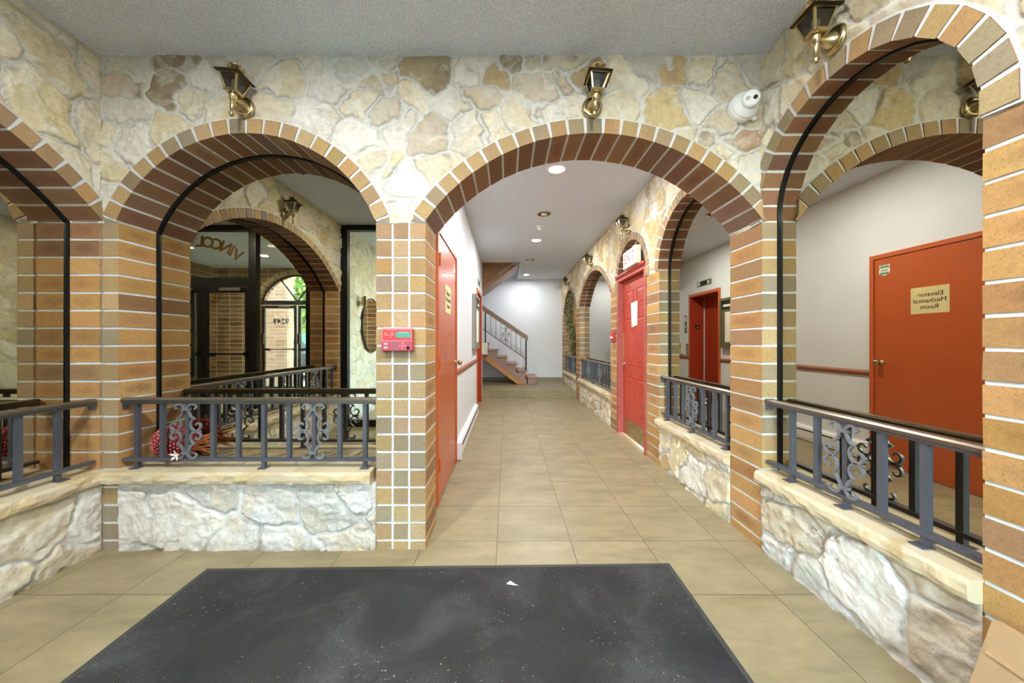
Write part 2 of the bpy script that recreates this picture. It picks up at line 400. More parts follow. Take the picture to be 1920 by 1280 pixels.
def pier(fr, ucols, D, z0, z1, name, parent, face_long=False, uclamp=None):
    mb = MB(); G = .0068
    u0, u1 = ucols[0], ucols[-1]
    box_ = [fr(u0+.003, .004, z0), fr(u1-.003, .004, z0), fr(u1-.003, D-.002, z0), fr(u0+.003, D-.002, z0)]
    top = [fr(u0+.003, .004, z1), fr(u1-.003, .004, z1), fr(u1-.003, D-.002, z1), fr(u0+.003, D-.002, z1)]
    hexa(mb, box_+top, m=1)
    ed = course_edges(z0, z1)
    for a, b in zip(ed, ed[1:]):
        for c in range(len(ucols)-1):
            ua = ucols[c]+(G if c else 0); ub = ucols[c+1]-(G if c < len(ucols)-2 else 0)
            za, zb = a+(G if a > z0+.001 else 0), b-G
            if face_long:
                colf = rc(STR)+(random.choice([0, 0, .3, .5]),); cs = rc(HEAD)
                st = 0
            else:
                colf = rc(HEAD); cs = rc(STR); st = random.choice([0, .2, .4, .5])
            P8 = [fr(ua, -.0, za), fr(ub, -.0, za), fr(ub, D, za), fr(ua, D, za), fr(ua, -.0, zb), fr(ub, -.0, zb), fr(ub, D, zb), fr(ua, D, zb)]
            brick_hex(mb, P8, colf, cs, st)
    return mb.build(name, [M['brick'], M['mortar']], parent)
def ZS_(A): return A['zs']
def arch_ring(fr, A, D, parent, clamp=None, name='brick_arch', pitch=.105):
    mb = MB(); R, c, zc, th = A['R'], A['c'], A['zc'], A['th']
    n = max(7, int(round(2*th*(R+VB*.5)/pitch)))
    def pt(r, t, d):
        u, z = c+r*math.sin(t), zc+r*math.cos(t)
        if clamp: u = max(clamp[0], min(clamp[1], u))
        return fr(u, d, z)
    # mortar body
    seg = n*3
    for i in range(seg):
        t0, t1 = -th+2*th*i/seg, -th+2*th*(i+1)/seg
        a = [pt(R+.003, t0, -.008), pt(R+.003, t1, -.008), pt(R+.003, t1, D+.0005), pt(R+.003, t0, D+.0005)]
        b = [pt(R+VB+.008, t0, -.008), pt(R+VB+.008, t1, -.008), pt(R+VB+.008, t1, D-.002), pt(R+VB+.008, t0, D-.002)]
        hexa(mb, a+b, m=1)
    if th < 1.45:       # skewback wedges at the springers
        for s in (-1, 1):
            ui = c+s*A['half']; ue = c+s*(R+VB)*math.sin(th); ze = zc+(R+VB)*math.cos(th)
            if clamp: ue = max(clamp[0], min(clamp[1], ue))
            for (k, o_, m_, cl) in ((0, -.008, 1, (1, 1, 1, 0)), (.0075, -.013, 0, rc(HEAD)+(0,))):
                P = [(ui+s*k*2.5, ZS_(A)+k*.6), (ue-s*k*.2, ZS_(A)+k*.6), (ue-s*k*.2, ze-k)]
                V = [fr(a, d, b) for d in (o_, D-.002) for a, b in P]
                mb.add(V, [(0, 1, 2), (5, 4, 3), (0, 3, 4, 1), (1, 4, 5, 2), (2, 5, 3, 0)], col=cl, m=m_)
    for i in range(n):
        g = .0072/R; t0, t1 = -th+2*th*i/n+g, -th+2*th*(i+1)/n-g
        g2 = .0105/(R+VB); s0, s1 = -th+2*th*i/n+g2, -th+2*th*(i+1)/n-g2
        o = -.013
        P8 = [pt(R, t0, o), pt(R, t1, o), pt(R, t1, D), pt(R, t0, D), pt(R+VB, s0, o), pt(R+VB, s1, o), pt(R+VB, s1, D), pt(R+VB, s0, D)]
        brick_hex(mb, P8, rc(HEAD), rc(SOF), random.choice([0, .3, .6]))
    return mb.build(name, [M['brick'], M['mortar']], parent)
def core(fr, u0, u1, arches, D, mat, name, parent, ztop=CZ, d0=.012, base=ZS):
    """solid body of the wall above the arches"""
    mb = MB(); n = max(2, int((u1-u0)/.03))
    us = [u0+(u1-u0)*i/n for i in range(n+1)]
    def zb(u):
        z = base
        for A in arches:
            du = u-A['c']; R = A['R']+VB*.6
            if abs(du) < R: z = max(z, A['zc']+math.sqrt(R*R-du*du)) if A['zc']+math.sqrt(R*R-du*du) > z else z
        return min(z, ztop-.001)
    for a, b in zip(us, us[1:]):
        za, zb_ = zb(a), zb(b)
        hexa(mb, [fr(a, d0, za), fr(b, d0, zb_), fr(b, D, zb_), fr(a, D, za), fr(a, d0, ztop), fr(b, d0, ztop), fr(b, D, ztop), fr(a, D, ztop)])
    return mb.build(name, mat, parent)

# ------------------------------------------------------------------ stone veneer (numpy height field)
def vnoise(x, y, seed):
    xi = np.floor(x).astype(int); yi = np.floor(y).astype(int); fx = x-xi; fy = y-yi
    fx = fx*fx*(3-2*fx); fy = fy*fy*(3-2*fy)
    def h(a, b):
        n = (a*374761393+b*668265263+seed*1442695041) & 0xffffffff
        n = ((n ^ (n >> 13))*1274126177) & 0xffffffff
        return ((n ^ (n >> 16)) & 0xffff)/65535.0
    return (h(xi, yi)*(1-fx)+h(xi+1, yi)*fx)*(1-fy)+(h(xi, yi+1)*(1-fx)+h(xi+1, yi+1)*fx)*fy
def fbm(x, y, seed, o=4):
    s = 0; a = .5; t = 0
    for i in range(o): s = s+a*vnoise(x*2**i, y*2**i, seed+i*17); t += a; a *= .55
    return s/t
PAL = {'w': (228, 222, 210), 'c': (226, 215, 190), 'y': (224, 210, 172), 'g': (206, 202, 192), 'b': (212, 198, 176),
       't': (192, 166, 124), 'm': (208, 197, 178), 'd': (160, 144, 120), 'o': (206, 186, 140), 'r': (194, 160, 130)}
def stone_patch(fr, u0, u1, z0, z1, keep, step, seed, parent, name='stone_facing', seeds=None, mix='wwwwcccybgmwct', sz=(.27, .19), tilt=0., relief=1.0, warm=0):
    rng = np.random.RandomState(seed)
    nu = int((u1-u0)/step)+1; nz = int((z1-z0)/step)+1
    U, Z = np.meshgrid(np.linspace(u0, u1, nu), np.linspace(z0, z1, nz))
    if seeds is None:
        seeds = []
        a, b = sz; j = 0; zz = z0-b
        while zz < z1+b:
            uu = u0-a+(j % 2)*a*.5
            while uu < u1+a:
                seeds.append((uu+rng.uniform(-.42, .42)*a, zz+rng.uniform(-.42, .42)*b, rng.choice(list(mix)))); uu += a
            zz += b; j += 1
    sd = np.array([(s[0], s[1]) for s in seeds]); kinds = [s[2] for s in seeds]; n = len(seeds)
    ws = np.array([s[3] if len(s) > 3 else rng.uniform(-.02, .03) for s in seeds])
    ang = rng.uniform(-.6, .6, n)+tilt; st = rng.uniform(1.0, 1.5, n)
    Uw = U+(fbm(U*7, Z*7, seed+1, 4)-.5)*.13; Zw = Z+(fbm(U*7+31, Z*7+9, seed+2, 4)-.5)*.13
    D1 = np.full(U.shape, 9.); D2 = np.full(U.shape, 9.); ID = np.zeros(U.shape, int)
    for i in range(n):
        du = Uw-sd[i, 0]; dz = Zw-sd[i, 1]; ca, sa = math.cos(ang[i]), math.sin(ang[i])
        a = (du*ca+dz*sa)/st[i]**.5; b = (-du*sa+dz*ca)*st[i]**.5
        d = np.sqrt(a*a+b*b)-ws[i]
        cl = d < D1; D2 = np.where(cl, D1, np.minimum(D2, d)); ID = np.where(cl, i, ID); D1 = np.where(cl, d, D1)
    e = (D2-D1)/2; ew = .002+.013*fbm(U*5, Z*5, seed+3, 2)
    inside = np.clip((e-ew)/.008, 0, 1); prof = inside**.6
    tu = rng.uniform(-1, 1, n)[ID]; tz = rng.uniform(-1, 1, n)[ID]; hb = rng.uniform(.4, 1., n)[ID]
    rough = fbm(U*9+tu*7, Z*9+tz*7, seed+5, 4)-.5
    ca = np.cos(ang)[ID]; sa = np.sin(ang)[ID]
    lay = fbm((U*ca+Z*sa)*6+tu*11, (-U*sa+Z*ca)*20+tz*9+fbm(U*8, Z*8, seed+21, 3)*5, seed+7, 5)-.5          # bedding ridges
    cn = fbm(U*4.5+tu*13+fbm(U*25, Z*25, seed+31, 3)*.5, Z*4.5+tz*13, seed+32, 4)-.5; cm = np.clip(fbm(U*3+9, Z*3, seed+33, 2)*4-1.9, 0, 1)
    crack = np.exp(-(cn/.011)**2)*cm*prof
    em = np.clip(fbm(U*6+5, Z*6+2, seed+34, 2)*4-1.5, 0, 1); crease = np.exp(-((e-ew)/.0042)**2)*em
    rid = 1-np.abs(fbm(U*6+tz*5, Z*6+tu*5, seed+8, 3)-.5)*4
    crag = np.abs(fbm(U*22+tu*3, Z*22+tz*3, seed+15, 4)-.5)
    H = prof*(.007*hb+.020*rough+.022*lay+.006*rid+.016*crag+.03*((U-sd[ID, 0])*tu+(Z-sd[ID, 1])*tz))*relief+prof*.004
    H = H-.006*crack-.006*crease*prof
    H = np.maximum(H, 0)+.002*(fbm(U*40, Z*40, seed+9, 2)-.5)
    pal = np.array([lin(*PAL[k]) for k in kinds]); pj = rng.uniform(.90, 1.06, (n, 1)); base = (pal*pj)[ID]
    vein = np.clip(fbm(U*12+tu*9, Z*12, seed+11, 4)*2.2-1.15, 0, 1)[..., None]*np.array([{'w': .25, 'c': .3, 'y': .3, 'g': .2, 'b': .4, 't': .6, 'm': .95, 'd': .8, 'o': .6, 'r': .5}[k] for k in kinds])[ID][..., None]
    brown = np.array(lin(122, 96, 66)); white = np.array(lin(228, 224, 214))
    col = base*(1-vein)+brown*vein
    pv = np.clip(fbm(U*5+3, Z*5+8, seed+12, 3)*2.6-1.25, 0, .55)[..., None]; och = np.array(lin(208, 182, 130)); col = col*(1-pv*.6)+och*pv*.6
    pw = np.clip(lay*4-.2, 0, .5)[..., None]; col = col*(1-pw)+white*pw
    mort = np.array(lin(218, 215, 206)); k = np.clip(inside*1.6, 0, 1)[..., None]; col = mort*(1-k)+col*k
    dk = np.clip(.50*crack+.50*crease, 0, .6)[..., None]; col = col*(1-dk)+np.array(lin(110, 98, 80))*dk  # dark crack lines, plus edge-crease shadow put into the colour
    if warm: col = col*np.array([1.03, .95, .78])**warm
    mask = keep(U, Z)
    H = H*np.clip(np.minimum(U-u0, u1-U)/.016, 0, 1)
    if z0 < .01:
        gr = (np.clip((.075-Z)/.07, 0, 1)*np.clip(fbm(U*14, Z*20, seed+40, 4)*2.4-.7, 0, 1)*.6)[..., None]; col = col*(1-gr)+np.array(lin(120, 104, 80))*gr
    if hasattr(keep, 'taper'): H = H*(.12+.88*keep.taper(U, Z))
    vid = -np.ones(U.shape, int); verts = []; faces = []; fc = []
    ok = mask[:-1, :-1] | mask[1:, :-1] | mask[:-1, 1:] | mask[1:, 1:]
    Hn = -H
    idx = np.argwhere(ok); need = np.zeros(U.shape, bool)
    for (a, b) in ((0, 0), (1, 0), (0, 1), (1, 1)): need[idx[:, 0]+a, idx[:, 1]+b] = True
    nn = np.argwhere(need); vid[need] = np.arange(len(nn))
    Uf = U[need]; Zf = Z[need]; Hf = Hn[need]; Cf = col[need]
    verts = [fr(float(u), float(h), float(z)) for u, h, z in zip(Uf, Hf, Zf)]
    faces = [(int(vid[i, j]), int(vid[i, j+1]), int(vid[i+1, j+1]), int(vid[i+1, j])) for i, j in idx]
    me = bpy.data.meshes.new(name); me.from_pydata(verts, [], faces); me.materials.append(M['stone'])
    ca_ = me.color_attributes.new('Col', 'FLOAT_COLOR', 'POINT')
    ca_.data.foreach_set('color', np.concatenate([Cf, np.ones((len(Cf), 1))], 1).ravel())
    me.polygons.foreach_set('use_smooth', [True]*len(me.polygons)); me.update()
    o = bpy.data.objects.new(name, me); C.objects.link(o)
    if parent is not None: o.parent = parent
    return o
def keep_above(arches, lo=ZS-.004):
    def taper(U, Z):
        t = np.clip((Z-lo-.012)/.03, 0, 1)
        for A in arches:
            R = A['R']+VB+.004
            d = np.sqrt((U-A['c'])**2+(Z-A['zc'])**2)-R
            t = np.minimum(t, np.clip(d/.035, 0, 1))
        return t
    def k(U, Z):
        ok = Z > lo
        for A in arches:
            R = A['R']+VB-.012
            ok &= ~(((U-A['c'])**2+(Z-A['zc'])**2 < R*R) | ((np.abs(U-A['c']) < A['half']) & (Z < A['zc'])))
        return ok
    k.taper = taper
    return k

# ------------------------------------------------------------------ arches
A_fl = arch(-1.549, .769); A_c = arch(.5205, 1.0045)
A_r = [arch(1.5905, .4795), arch(2.9155, .5505), arch(4.2725, .4925), arch(6.155, 1.075), arch(8.40, .78)]
A_l = arch(.855, 1.215)
A_o = arch(-.32, .84, 2.19, 2.80)

# ------------------------------------------------------------------ big structure: floor, ceiling
fl = MB(); box(fl, -3.4, 3.0, -3.6, 7.6, -.1, 0); box(fl, -2.6, 2.4, 7.6, 9.6, -.1, .176)
struct(fl.build('floor', M['floor']), 'square beige ceramic floor tiles')
ce = MB(); box(ce, -3.4, 2.4, -3.6, 7.5, CZ, CZ+.12); box(ce, .3, 2.4, 7.5, 9.6, CZ, CZ+.12)
ceil = struct(ce.build('ceiling', M['ceil']), 'grey popcorn textured ceiling')
ct = MB(); box(ct, .29, .31, 7.5, 9.5, CZ-.012, CZ+.12); box(ct, -2.5, .31, 7.48, 7.5, CZ+.0, CZ+.3); ct.build('opening_edge', M['white'], ceil)
ct = MB(); box(ct, -.53, .3, 7.455, 7.479, CZ-.018, CZ-.001); ct.build('wood_edge', M['upper'], ceil)
so = MB(); box(so, -2.6, .31, 7.5, 9.6, 4.6, 4.7); box(so, .31, .4, 7.5, 9.6, CZ+.12, 4.6); box(so, -2.6, .31, 7.4, 7.48, CZ+.3, 4.6)
struct(so.build('ceiling', M['plaster']), 'white shaft above the stairs')

# ------------------------------------------------------------------ front wall with two arches
PX = [-.780, -.6813, -.5827, -.484]
wf = struct(core(F_front, XL, XR+.0, [A_fl, A_c], .295, M['mortar'], 'wall_front', None), 'pale split stone wall over two brick arches')
def fs(x, y, k, w=0.0): return ((x-950)/314, 1.242-(y-640.5)/314, k, w)
r1 = lambda x, y, k, w=0.: fs(180+x/3.43, 100+y/3.43, k, w)
r2 = lambda x, y, k, w=0.: fs(700+x/4, 100+y/4, k, w)
SF = [r1(200, 60, 'g'), r1(190, 215, 'm'), r1(500, 60, 'd', -.02), r1(470, 240, 'd', .01), r1(720, 170, 'w'), r1(200, 370, 'w'), r1(80, 520, 'c', -.03), r1(460, 490, 'y'),
      r1(240, 580, 'w'), r1(70, 740, 'y'), r1(50, 920, 'w'), r1(640, 340, 'c'), r1(790, 370, 'y'), r1(1150, 350, 'c'), r1(1210, 190, 'c'), r1(1000, 60, 'g'),
      r1(1480, 240, 'w'), r1(1420, 50, 'g'), r1(1640, 80, 'g'), r1(1780, 190, 'b'), r1(1420, 430, 'w', .02), r1(1670, 330, 'c'), r1(1820, 380, 'm'), r1(1660, 560, 'w', .02),
      r1(1810, 720, 'c'), r1(1870, 920, 'w'), r1(1850, 50, 'g'), r1(860, 130, 'g'),
      r2(60, 200, 'b'), r2(400, 160, 'd', .05), r2(290, 310, 'c'), r2(190, 600, 'w'), r2(430, 610, 'b', .02), r2(600, 400, 'w'), r2(740, 160, 'w'), r2(850, 350, 'b'),
      r2(930, 220, 't'), r2(1050, 100, 'd', -.03), r2(1180, 80, 'm', -.03), r2(690, 620, 'w', .02), r2(890, 560, 'c'), r2(1220, 260, 'b'), r2(1080, 500, 'c'), r2(1430, 420, 'w'),
      r2(1440, 230, 'b', -.03), r2(1400, 90, 'm'), r2(1540, 190, 't', -.03), r2(120, 850, 'y'), r2(230, 960, 'w', .02), r2(480, 860, 'c'), r2(200, 1180, 'w'),
      fs(1250, 212, 'o', .02), fs(1180, 145, 'c'), fs(1165, 205, 'c'), fs(1272, 135, 't', -.03), fs(1320, 140, 'c'), fs(1365, 150, 'b'), fs(1312, 195, 'w'), fs(1350, 235, 'b'),
      fs(1318, 263, 'm', -.04), fs(1385, 262, 'r', -.03), fs(1340, 305, 'c'), fs(1403, 320, 'w'), fs(1215, 118, 'g'), fs(1405, 120, 'g'), fs(1285, 262, 'c', -.03), fs(1400, 395, 'w'), fs(1395, 215, 'b')]
stone_patch(F_front, XL-.02, XR+.02, ZS-.01, CZ, keep_above([A_fl, A_c]), .006, 11, wf, seeds=SF, relief=.75)
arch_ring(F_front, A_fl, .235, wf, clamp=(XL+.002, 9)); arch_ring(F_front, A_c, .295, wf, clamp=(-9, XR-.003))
pier(F_front, [XL+.004, -2.318], .23, 0, ZS, 'brick_pier', wf)
pier(F_front, PX, .295, 0, ZS, 'brick_pier', wf)
# low stone wall below the left arch
def low_wall(fr, u0, u1, D, seed, parent, step=.009, mix='wwwccbmwcy', sill_u=None, z0=0, tilt=0, sz=(.40, .22), warm=0):
    mb = MB(); hexa(mb, [fr(u0, .012, z0), fr(u1, .012, z0), fr(u1, D, z0), fr(u0, D, z0), fr(u0, .012, .40), fr(u1, .012, .40), fr(u1, D, .40), fr(u0, D, .40)])
    lw = mb.build('low_wall', M['mortar'], parent)
    stone_patch(fr, u0, u1, z0, .405, lambda U, Z: U > -99, step, seed, lw, mix=mix, sz=sz, tilt=tilt, relief=.95, warm=warm)
    # sandstone sill: rough chiselled front edge
    s0, s1 = sill_u or (u0, u1); mb = MB(); n = max(6, int((s1-s0)/.018)); rng = random.Random(seed)
    ph = [[(rng.uniform(4, 60), rng.uniform(0, 6), rng.uniform(.3, 1)) for _ in range(6)] for _ in range(10)]
    wob = lambda j, u: sum(a*math.sin(f*u+p) for f, p, a in ph[j])/3.2
    prof = [(-.022, .398), (-.046, .410), (-.052, .432), (-.048, .458), (-.036, .474), (0.02, .479), (D, .479), (D, .398)]
    V = []; 
    for i in range(n+1):
        u = s0+(s1-s0)*i/n
        for j, (d, z) in enumerate(prof):
            k = 1 if j in (0, 1, 2, 3) else (.4 if j == 4 else 0)
            V.append(fr(u, d+k*(.0075*wob(j, u)+rng.uniform(-.0015, .0015)), z+k*(.005*wob(j+4 if j < 6 else j, u)+rng.uniform(-.001, .001))))
    q = len(prof); Fc = []
    for i in range(n):
        for j in range(q): Fc.append((i*q+j, i*q+(j+1) % q, (i+1)*q+(j+1) % q, (i+1)*q+j))
    Fc.append(tuple(range(q))); Fc.append(tuple(n*q+j for j in range(q))[::-1])
    mb.add(V, Fc); mb.build('stone_sill', M['sill'], parent)
low_wall(F_front, -2.318, -.782, .235, 37, wf, sill_u=(-2.40, -.80), step=.0065, mix='wwmwbtwgwr')

# ------------------------------------------------------------------ right wall, five arches
wr = struct(core(F_right, YB0, 9.5, A_r, .30, M['mortar'], 'wall_right', None), 'long stone wall with brick arches on the right')
stone_patch(F_right, .80, 3.5, ZS-.01, CZ, keep_above(A_r), .0075, 21, wr, mix='wccyyoctmbcw', sz=(.26, .22), tilt=.5, relief=1.1, warm=.25)
stone_patch(F_right, 3.48, 9.5, ZS-.01, CZ, keep_above(A_r), .018, 22, wr, mix='yocytmoccw', sz=(.26, .22), tilt=.5, relief=1.3, warm=.5)
stone_patch(F_right, YB0, .82, 0, CZ, lambda U, Z: U < .815, .02, 23, wr, mix='wwccybw')
boxo('wall_body', M['mortar'], XR+.012, XR+.3, YB0, .815, 0, ZS, wr)
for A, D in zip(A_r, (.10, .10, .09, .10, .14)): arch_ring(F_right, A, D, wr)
pier(F_right, [.815, 1.111], .30, 0, ZS, 'brick_pier', wr, face_long=True)
pier(F_right, [2.07, 2.365], .30, 0, ZS, 'brick_pier', wr, face_long=True)
pier(F_right, [3.466, 3.78], .30, 0, ZS, 'brick_pier', wr, face_long=True)
pier(F_right, [4.765, 5.08], .30, 0, ZS, 'brick_pier', wr, face_long=True)
pier(F_right, [7.23, 7.62], .30, 0, ZS, 'brick_pier', wr, face_long=True)
pier(F_right, [9.18, 9.49], .30, 0, ZS, 'brick_pier', wr, face_long=True)
low_wall(F_right, 1.111, 2.07, .10, 41, wr, step=.0075, tilt=-.5, sz=(.34, .24), mix='wwgwcbwct')
low_wall(F_right, 2.365, 3.466, .10, 42, wr, tilt=-.4, mix='wyctcywc', warm=.2)
low_wall(F_right, 5.08, 7.23, .10, 43, wr, step=.018, mix='wyctcy', warm=.3, sz=(.24, .15))
low_wall(F_right, 7.62, 9.18, .14, 44, wr, step=.02, mix='wyctcy', warm=.3, sz=(.24, .15))

# ------------------------------------------------------------------ left wall, one wide arch
wlft = struct(core(F_left, YB0, YF+.3, [A_l], .3, M['mortar'], 'wall_left', None), 'stone wall with one wide brick arch on the left')
stone_patch(F_left, YB0, YF, ZS-.01, CZ, keep_above([A_l]), .008, 51, wlft, mix='wcyycoctbg', sz=(.30, .24), tilt=-.4, relief=1.0, warm=.15)
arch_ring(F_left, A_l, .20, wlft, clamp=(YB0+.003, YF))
pier(F_left, [YB0+.004, -.36], .20, 0, ZS, 'brick_pier', wlft)
# far jamb of the left arch, long bricks in line with the front wall
def jamb(x0, x1, y0, y1, name, parent):
    mb = MB(); box(mb, x0+.002, x1-.002, y0+.004, y1, 0, ZS, m=1); ed = course_edges(0, ZS)
    for a, b in zip(ed, ed[1:]):
        G = .0068; P8 = [(x0, y0, a+G), (x1, y0, a+G), (x1, y1, a+G), (x0, y1, a+G), (x0, y0, b-G), (x1, y0, b-G), (x1, y1, b-G), (x0, y1, b-G)]
        brick_hex(mb, P8, rc(STR)+(random.choice([0, .3, .5]),), rc(HEAD), 0)
    return mb.build(name, [M['brick'], M['mortar']], parent)
jamb(XL-.197, XL-.012, YF, YF+.10, 'brick_pier', wlft)
low_wall(F_left, -.36, 2.07, .20, 52, wlft, step=.009, mix='wcbcwmcb', tilt=.7, sz=(.42, .26))

# ------------------------------------------------------------------ corridor left wall, back wall
cw = MB()
box(cw, -.95, XC, 2.36, 6.18, 0, CZ); box(cw, -.95, XC, 7.14, 7.62, 0, CZ); box(cw, -.95, XC, 6.18, 7.14, 2.15, CZ); box(cw, -.99, -.84, 6.1, 7.2, 0, CZ)
wc = struct(cw.build('wall_corridor', M['plaster']), 'white plaster wall along the left of the corridor')
box_ = MB(); box(box_, -2.6, 2.4, 9.5, 9.62, .1, CZ); box(box_, -2.6, .4, 9.5, 9.62, CZ, 4.6); box(box_, -2.62, -2.5, 7.5, 9.6, .1, 4.6); box(box_, -2.6, -.95, 7.5, 7.6, .1, 4.6)
wb = struct(box_.build('wall_back', M['plaster']), 'plain white wall at the end of the corridor')
struct(boxo('baseboard_back', M['baseb'], -2.5, 1.52, 9.485, 9.5, .176, .265))
def chair_rail(y0, y1):
    mb = MB(); x = XC
    pr = [(0, .885), (.012, .885), (.018, .895), (.024, .905), (.024, .925), (.016, .935), (.012, .943), (0, .943)]
    V = [(x+a, y, z) for y in (y0, y1) for a, z in pr]; q = len(pr)
    Fc = [(j, (j+1) % q, q+(j+1) % q, q+j) for j in range(q)]+[tuple(range(q))[::-1], tuple(q+j for j in range(q))]
    mb.add(V, Fc); return struct(mb.build('trim_1', M['chair_rail']), 'stained wooden chair rail')
chair_rail(3.602, 6.13); o = chair_rail(7.19, 7.61); o.name = 'trim_2'

# ------------------------------------------------------------------ mirrors
def mirror(fr, A, D, label, u0=None, u1=None, seams=(), group=None, zlo=.47, frame=True):
    c, R, zc, half = A['c'], A['R'], A['zc'], A['half']
    e = empty('arched_mirror', fr(c, D, zlo)); tag(e, label, 'mirror')
    cuts = [c-half-.012]+list(seams)+[c+half+.012]
    for a, b in zip(cuts, cuts[1:]):
        mb = MB(); a_, b_ = a+(.0009 if a != cuts[0] else 0), b-(.0009 if b != cuts[-1] else 0)
        n = max(6, int((b_-a_)/.03)); us = [a_+(b_-a_)*i/n for i in range(n+1)]
        def zt(u):
            du = abs(u-c); RR = R+.012
            return max(A['zs'], zc+math.sqrt(max(0, RR*RR-du*du))) if du < RR else A['zs']
        V = []; Fc = []
        for d in (D+.001, D+.012):
            for u in us: V.append(fr(u, d, zlo)); V.append(fr(u, d, zt(u)))
        o = 2*(n+1)
        for i in range(n):
            Fc.append((2*i, 2*i+2, 2*i+3, 2*i+1)); Fc.append((o+2*i+1, o+2*i+3, o+2*i+2, o+2*i)); Fc.append((2*i+1, 2*i+3, o+2*i+3, o+2*i+1))
        mb.add(V, Fc); mb.build('mirror_pane', M['mirror'], e)
    if frame:
        mb = MB(); P = [(c-half, zlo+.01)]
        th = A['th']; P += [(c+R*math.sin(-th+2*th*i/60), zc+R*math.cos(-th+2*th*i/60)) for i in range(61)]+[(c+half, zlo+.01)]
        V = []; Fc = []
        cz = ZS
        for i, (u, z) in enumerate(P):
            if 0 < i < len(P)-1:
                dx, dz = c-u, zc-z; L = math.hypot(dx, dz); dx, dz = dx/L, dz/L
            else: dx, dz = (1 if u < c else -1), 0
            for (k, d) in ((0, D-.012), (.012, D-.012), (.012, D), (0, D)): V.append(fr(u+dx*k, d, z+dz*k))
        for i in range(len(P)-1):
            for j in range(4): Fc.append((4*i+j, 4*i+(j+1) % 4, 4*i+4+(j+1) % 4, 4*i+4+j))
        mb.add(V, Fc); mb.build('frame', M['black'], e)
    return e
mirror(F_front, A_fl, .235, 'arched wall mirror in the front wall, behind the railing left of the red keypad')
mirror(F_left, A_l, .20, 'wide three-panel arched mirror cut off by the left edge of the photo', seams=(.45, 1.254))
mirror(F_right, A_r[0], .101, 'arched mirror nearest on the right, showing the Elevator Mechanical Room door')
mirror(F_right, A_r[1], .101, 'arched mirror on the right reflecting the dark red elevator doors')
mirror(F_right, A_r[3], .101, 'wide arched mirror beyond the red door, filled with plain white wall', frame=False)
# small mirror above the red door
A = A_r[2]; mb = MB(); P = [(A['c']-A['half'], 2.0), (A['c']+A['half'], 2.0)]+[(A['c']+A['R']*math.sin(A['th']-2*A['th']*i/30), A['zc']+A['R']*math.cos(A['th']-2*A['th']*i/30)) for i in range(31)]
q = len(P); V = [F_right(u, d, z) for d in (.092, .1) for u, z in P]
mb.add(V, [tuple(range(q)), tuple(range(2*q-1, q-1, -1))]+[(j, (j+1) % q, q+(j+1) % q, q+j) for j in range(q)])
tag(mb.build('transom_mirror', M['mirror']), 'dark half-round mirror panel behind the EXIT sign above the red door', 'mirror')

# ------------------------------------------------------------------ railings
SU = .000405
def scroll_mb(fr, u, d, zc):
    mb = MB()
    top = catmull([(117, 327), (140, 342), (147, 367), (122, 394), (72, 400), (34, 377), (7, 322)])
    leg = catmull([(7, 322), (34, 272), (72, 212), (124, 187)])
    cc = catmull([(124, 187), (82, 162), (60, 102), (77, 42), (122, 7), (172, 17), (212, 57), (207, 102), (172, 122), (142, 107), (147, 88)])
    for sx in (1, -1):
        for sz in (1, -1):
            for path in (top, leg, cc):
                fn = lambda a, b, dd: fr(u+a, d+dd, zc+b)
                ribbon(mb, [(sx*(x*SU+.004), sz*y*SU) for x, y in path], .0115, .012, fn)
    for s in (1, -1):
        z = zc+s*322*SU; hexa(mb, [fr(u-.02, d-.013, z-.006), fr(u+.02, d-.013, z-.006), fr(u+.02, d+.013, z-.006), fr(u-.02, d+.013, z-.006),
                                    fr(u-.02, d-.013, z+.006), fr(u+.02, d-.013, z+.006), fr(u+.02, d+.013, z+.006), fr(u-.02, d+.013, z+.006)])
        hexa(mb, [fr(u+s*.046, d-.004, zc-.004), fr(u+s*.094, d-.004, zc-.003), fr(u+s*.094, d+.004, zc-.003), fr(u+s*.046, d+.004, zc-.004),
                  fr(u+s*.046, d-.004, zc+.004), fr(u+s*.094, d-.004, zc+.003), fr(u+s*.094, d+.004, zc+.003), fr(u+s*.046, d+.004, zc+.004)])
    return mb
def ub(mb, fr, u0, u1, d0, d1, z0, z1): return hexa(mb, [fr(u0, d0, z0), fr(u1, d0, z0), fr(u1, d1, z0), fr(u0, d1, z0), fr(u0, d0, z1), fr(u1, d0, z1), fr(u1, d1, z1), fr(u0, d1, z1)])
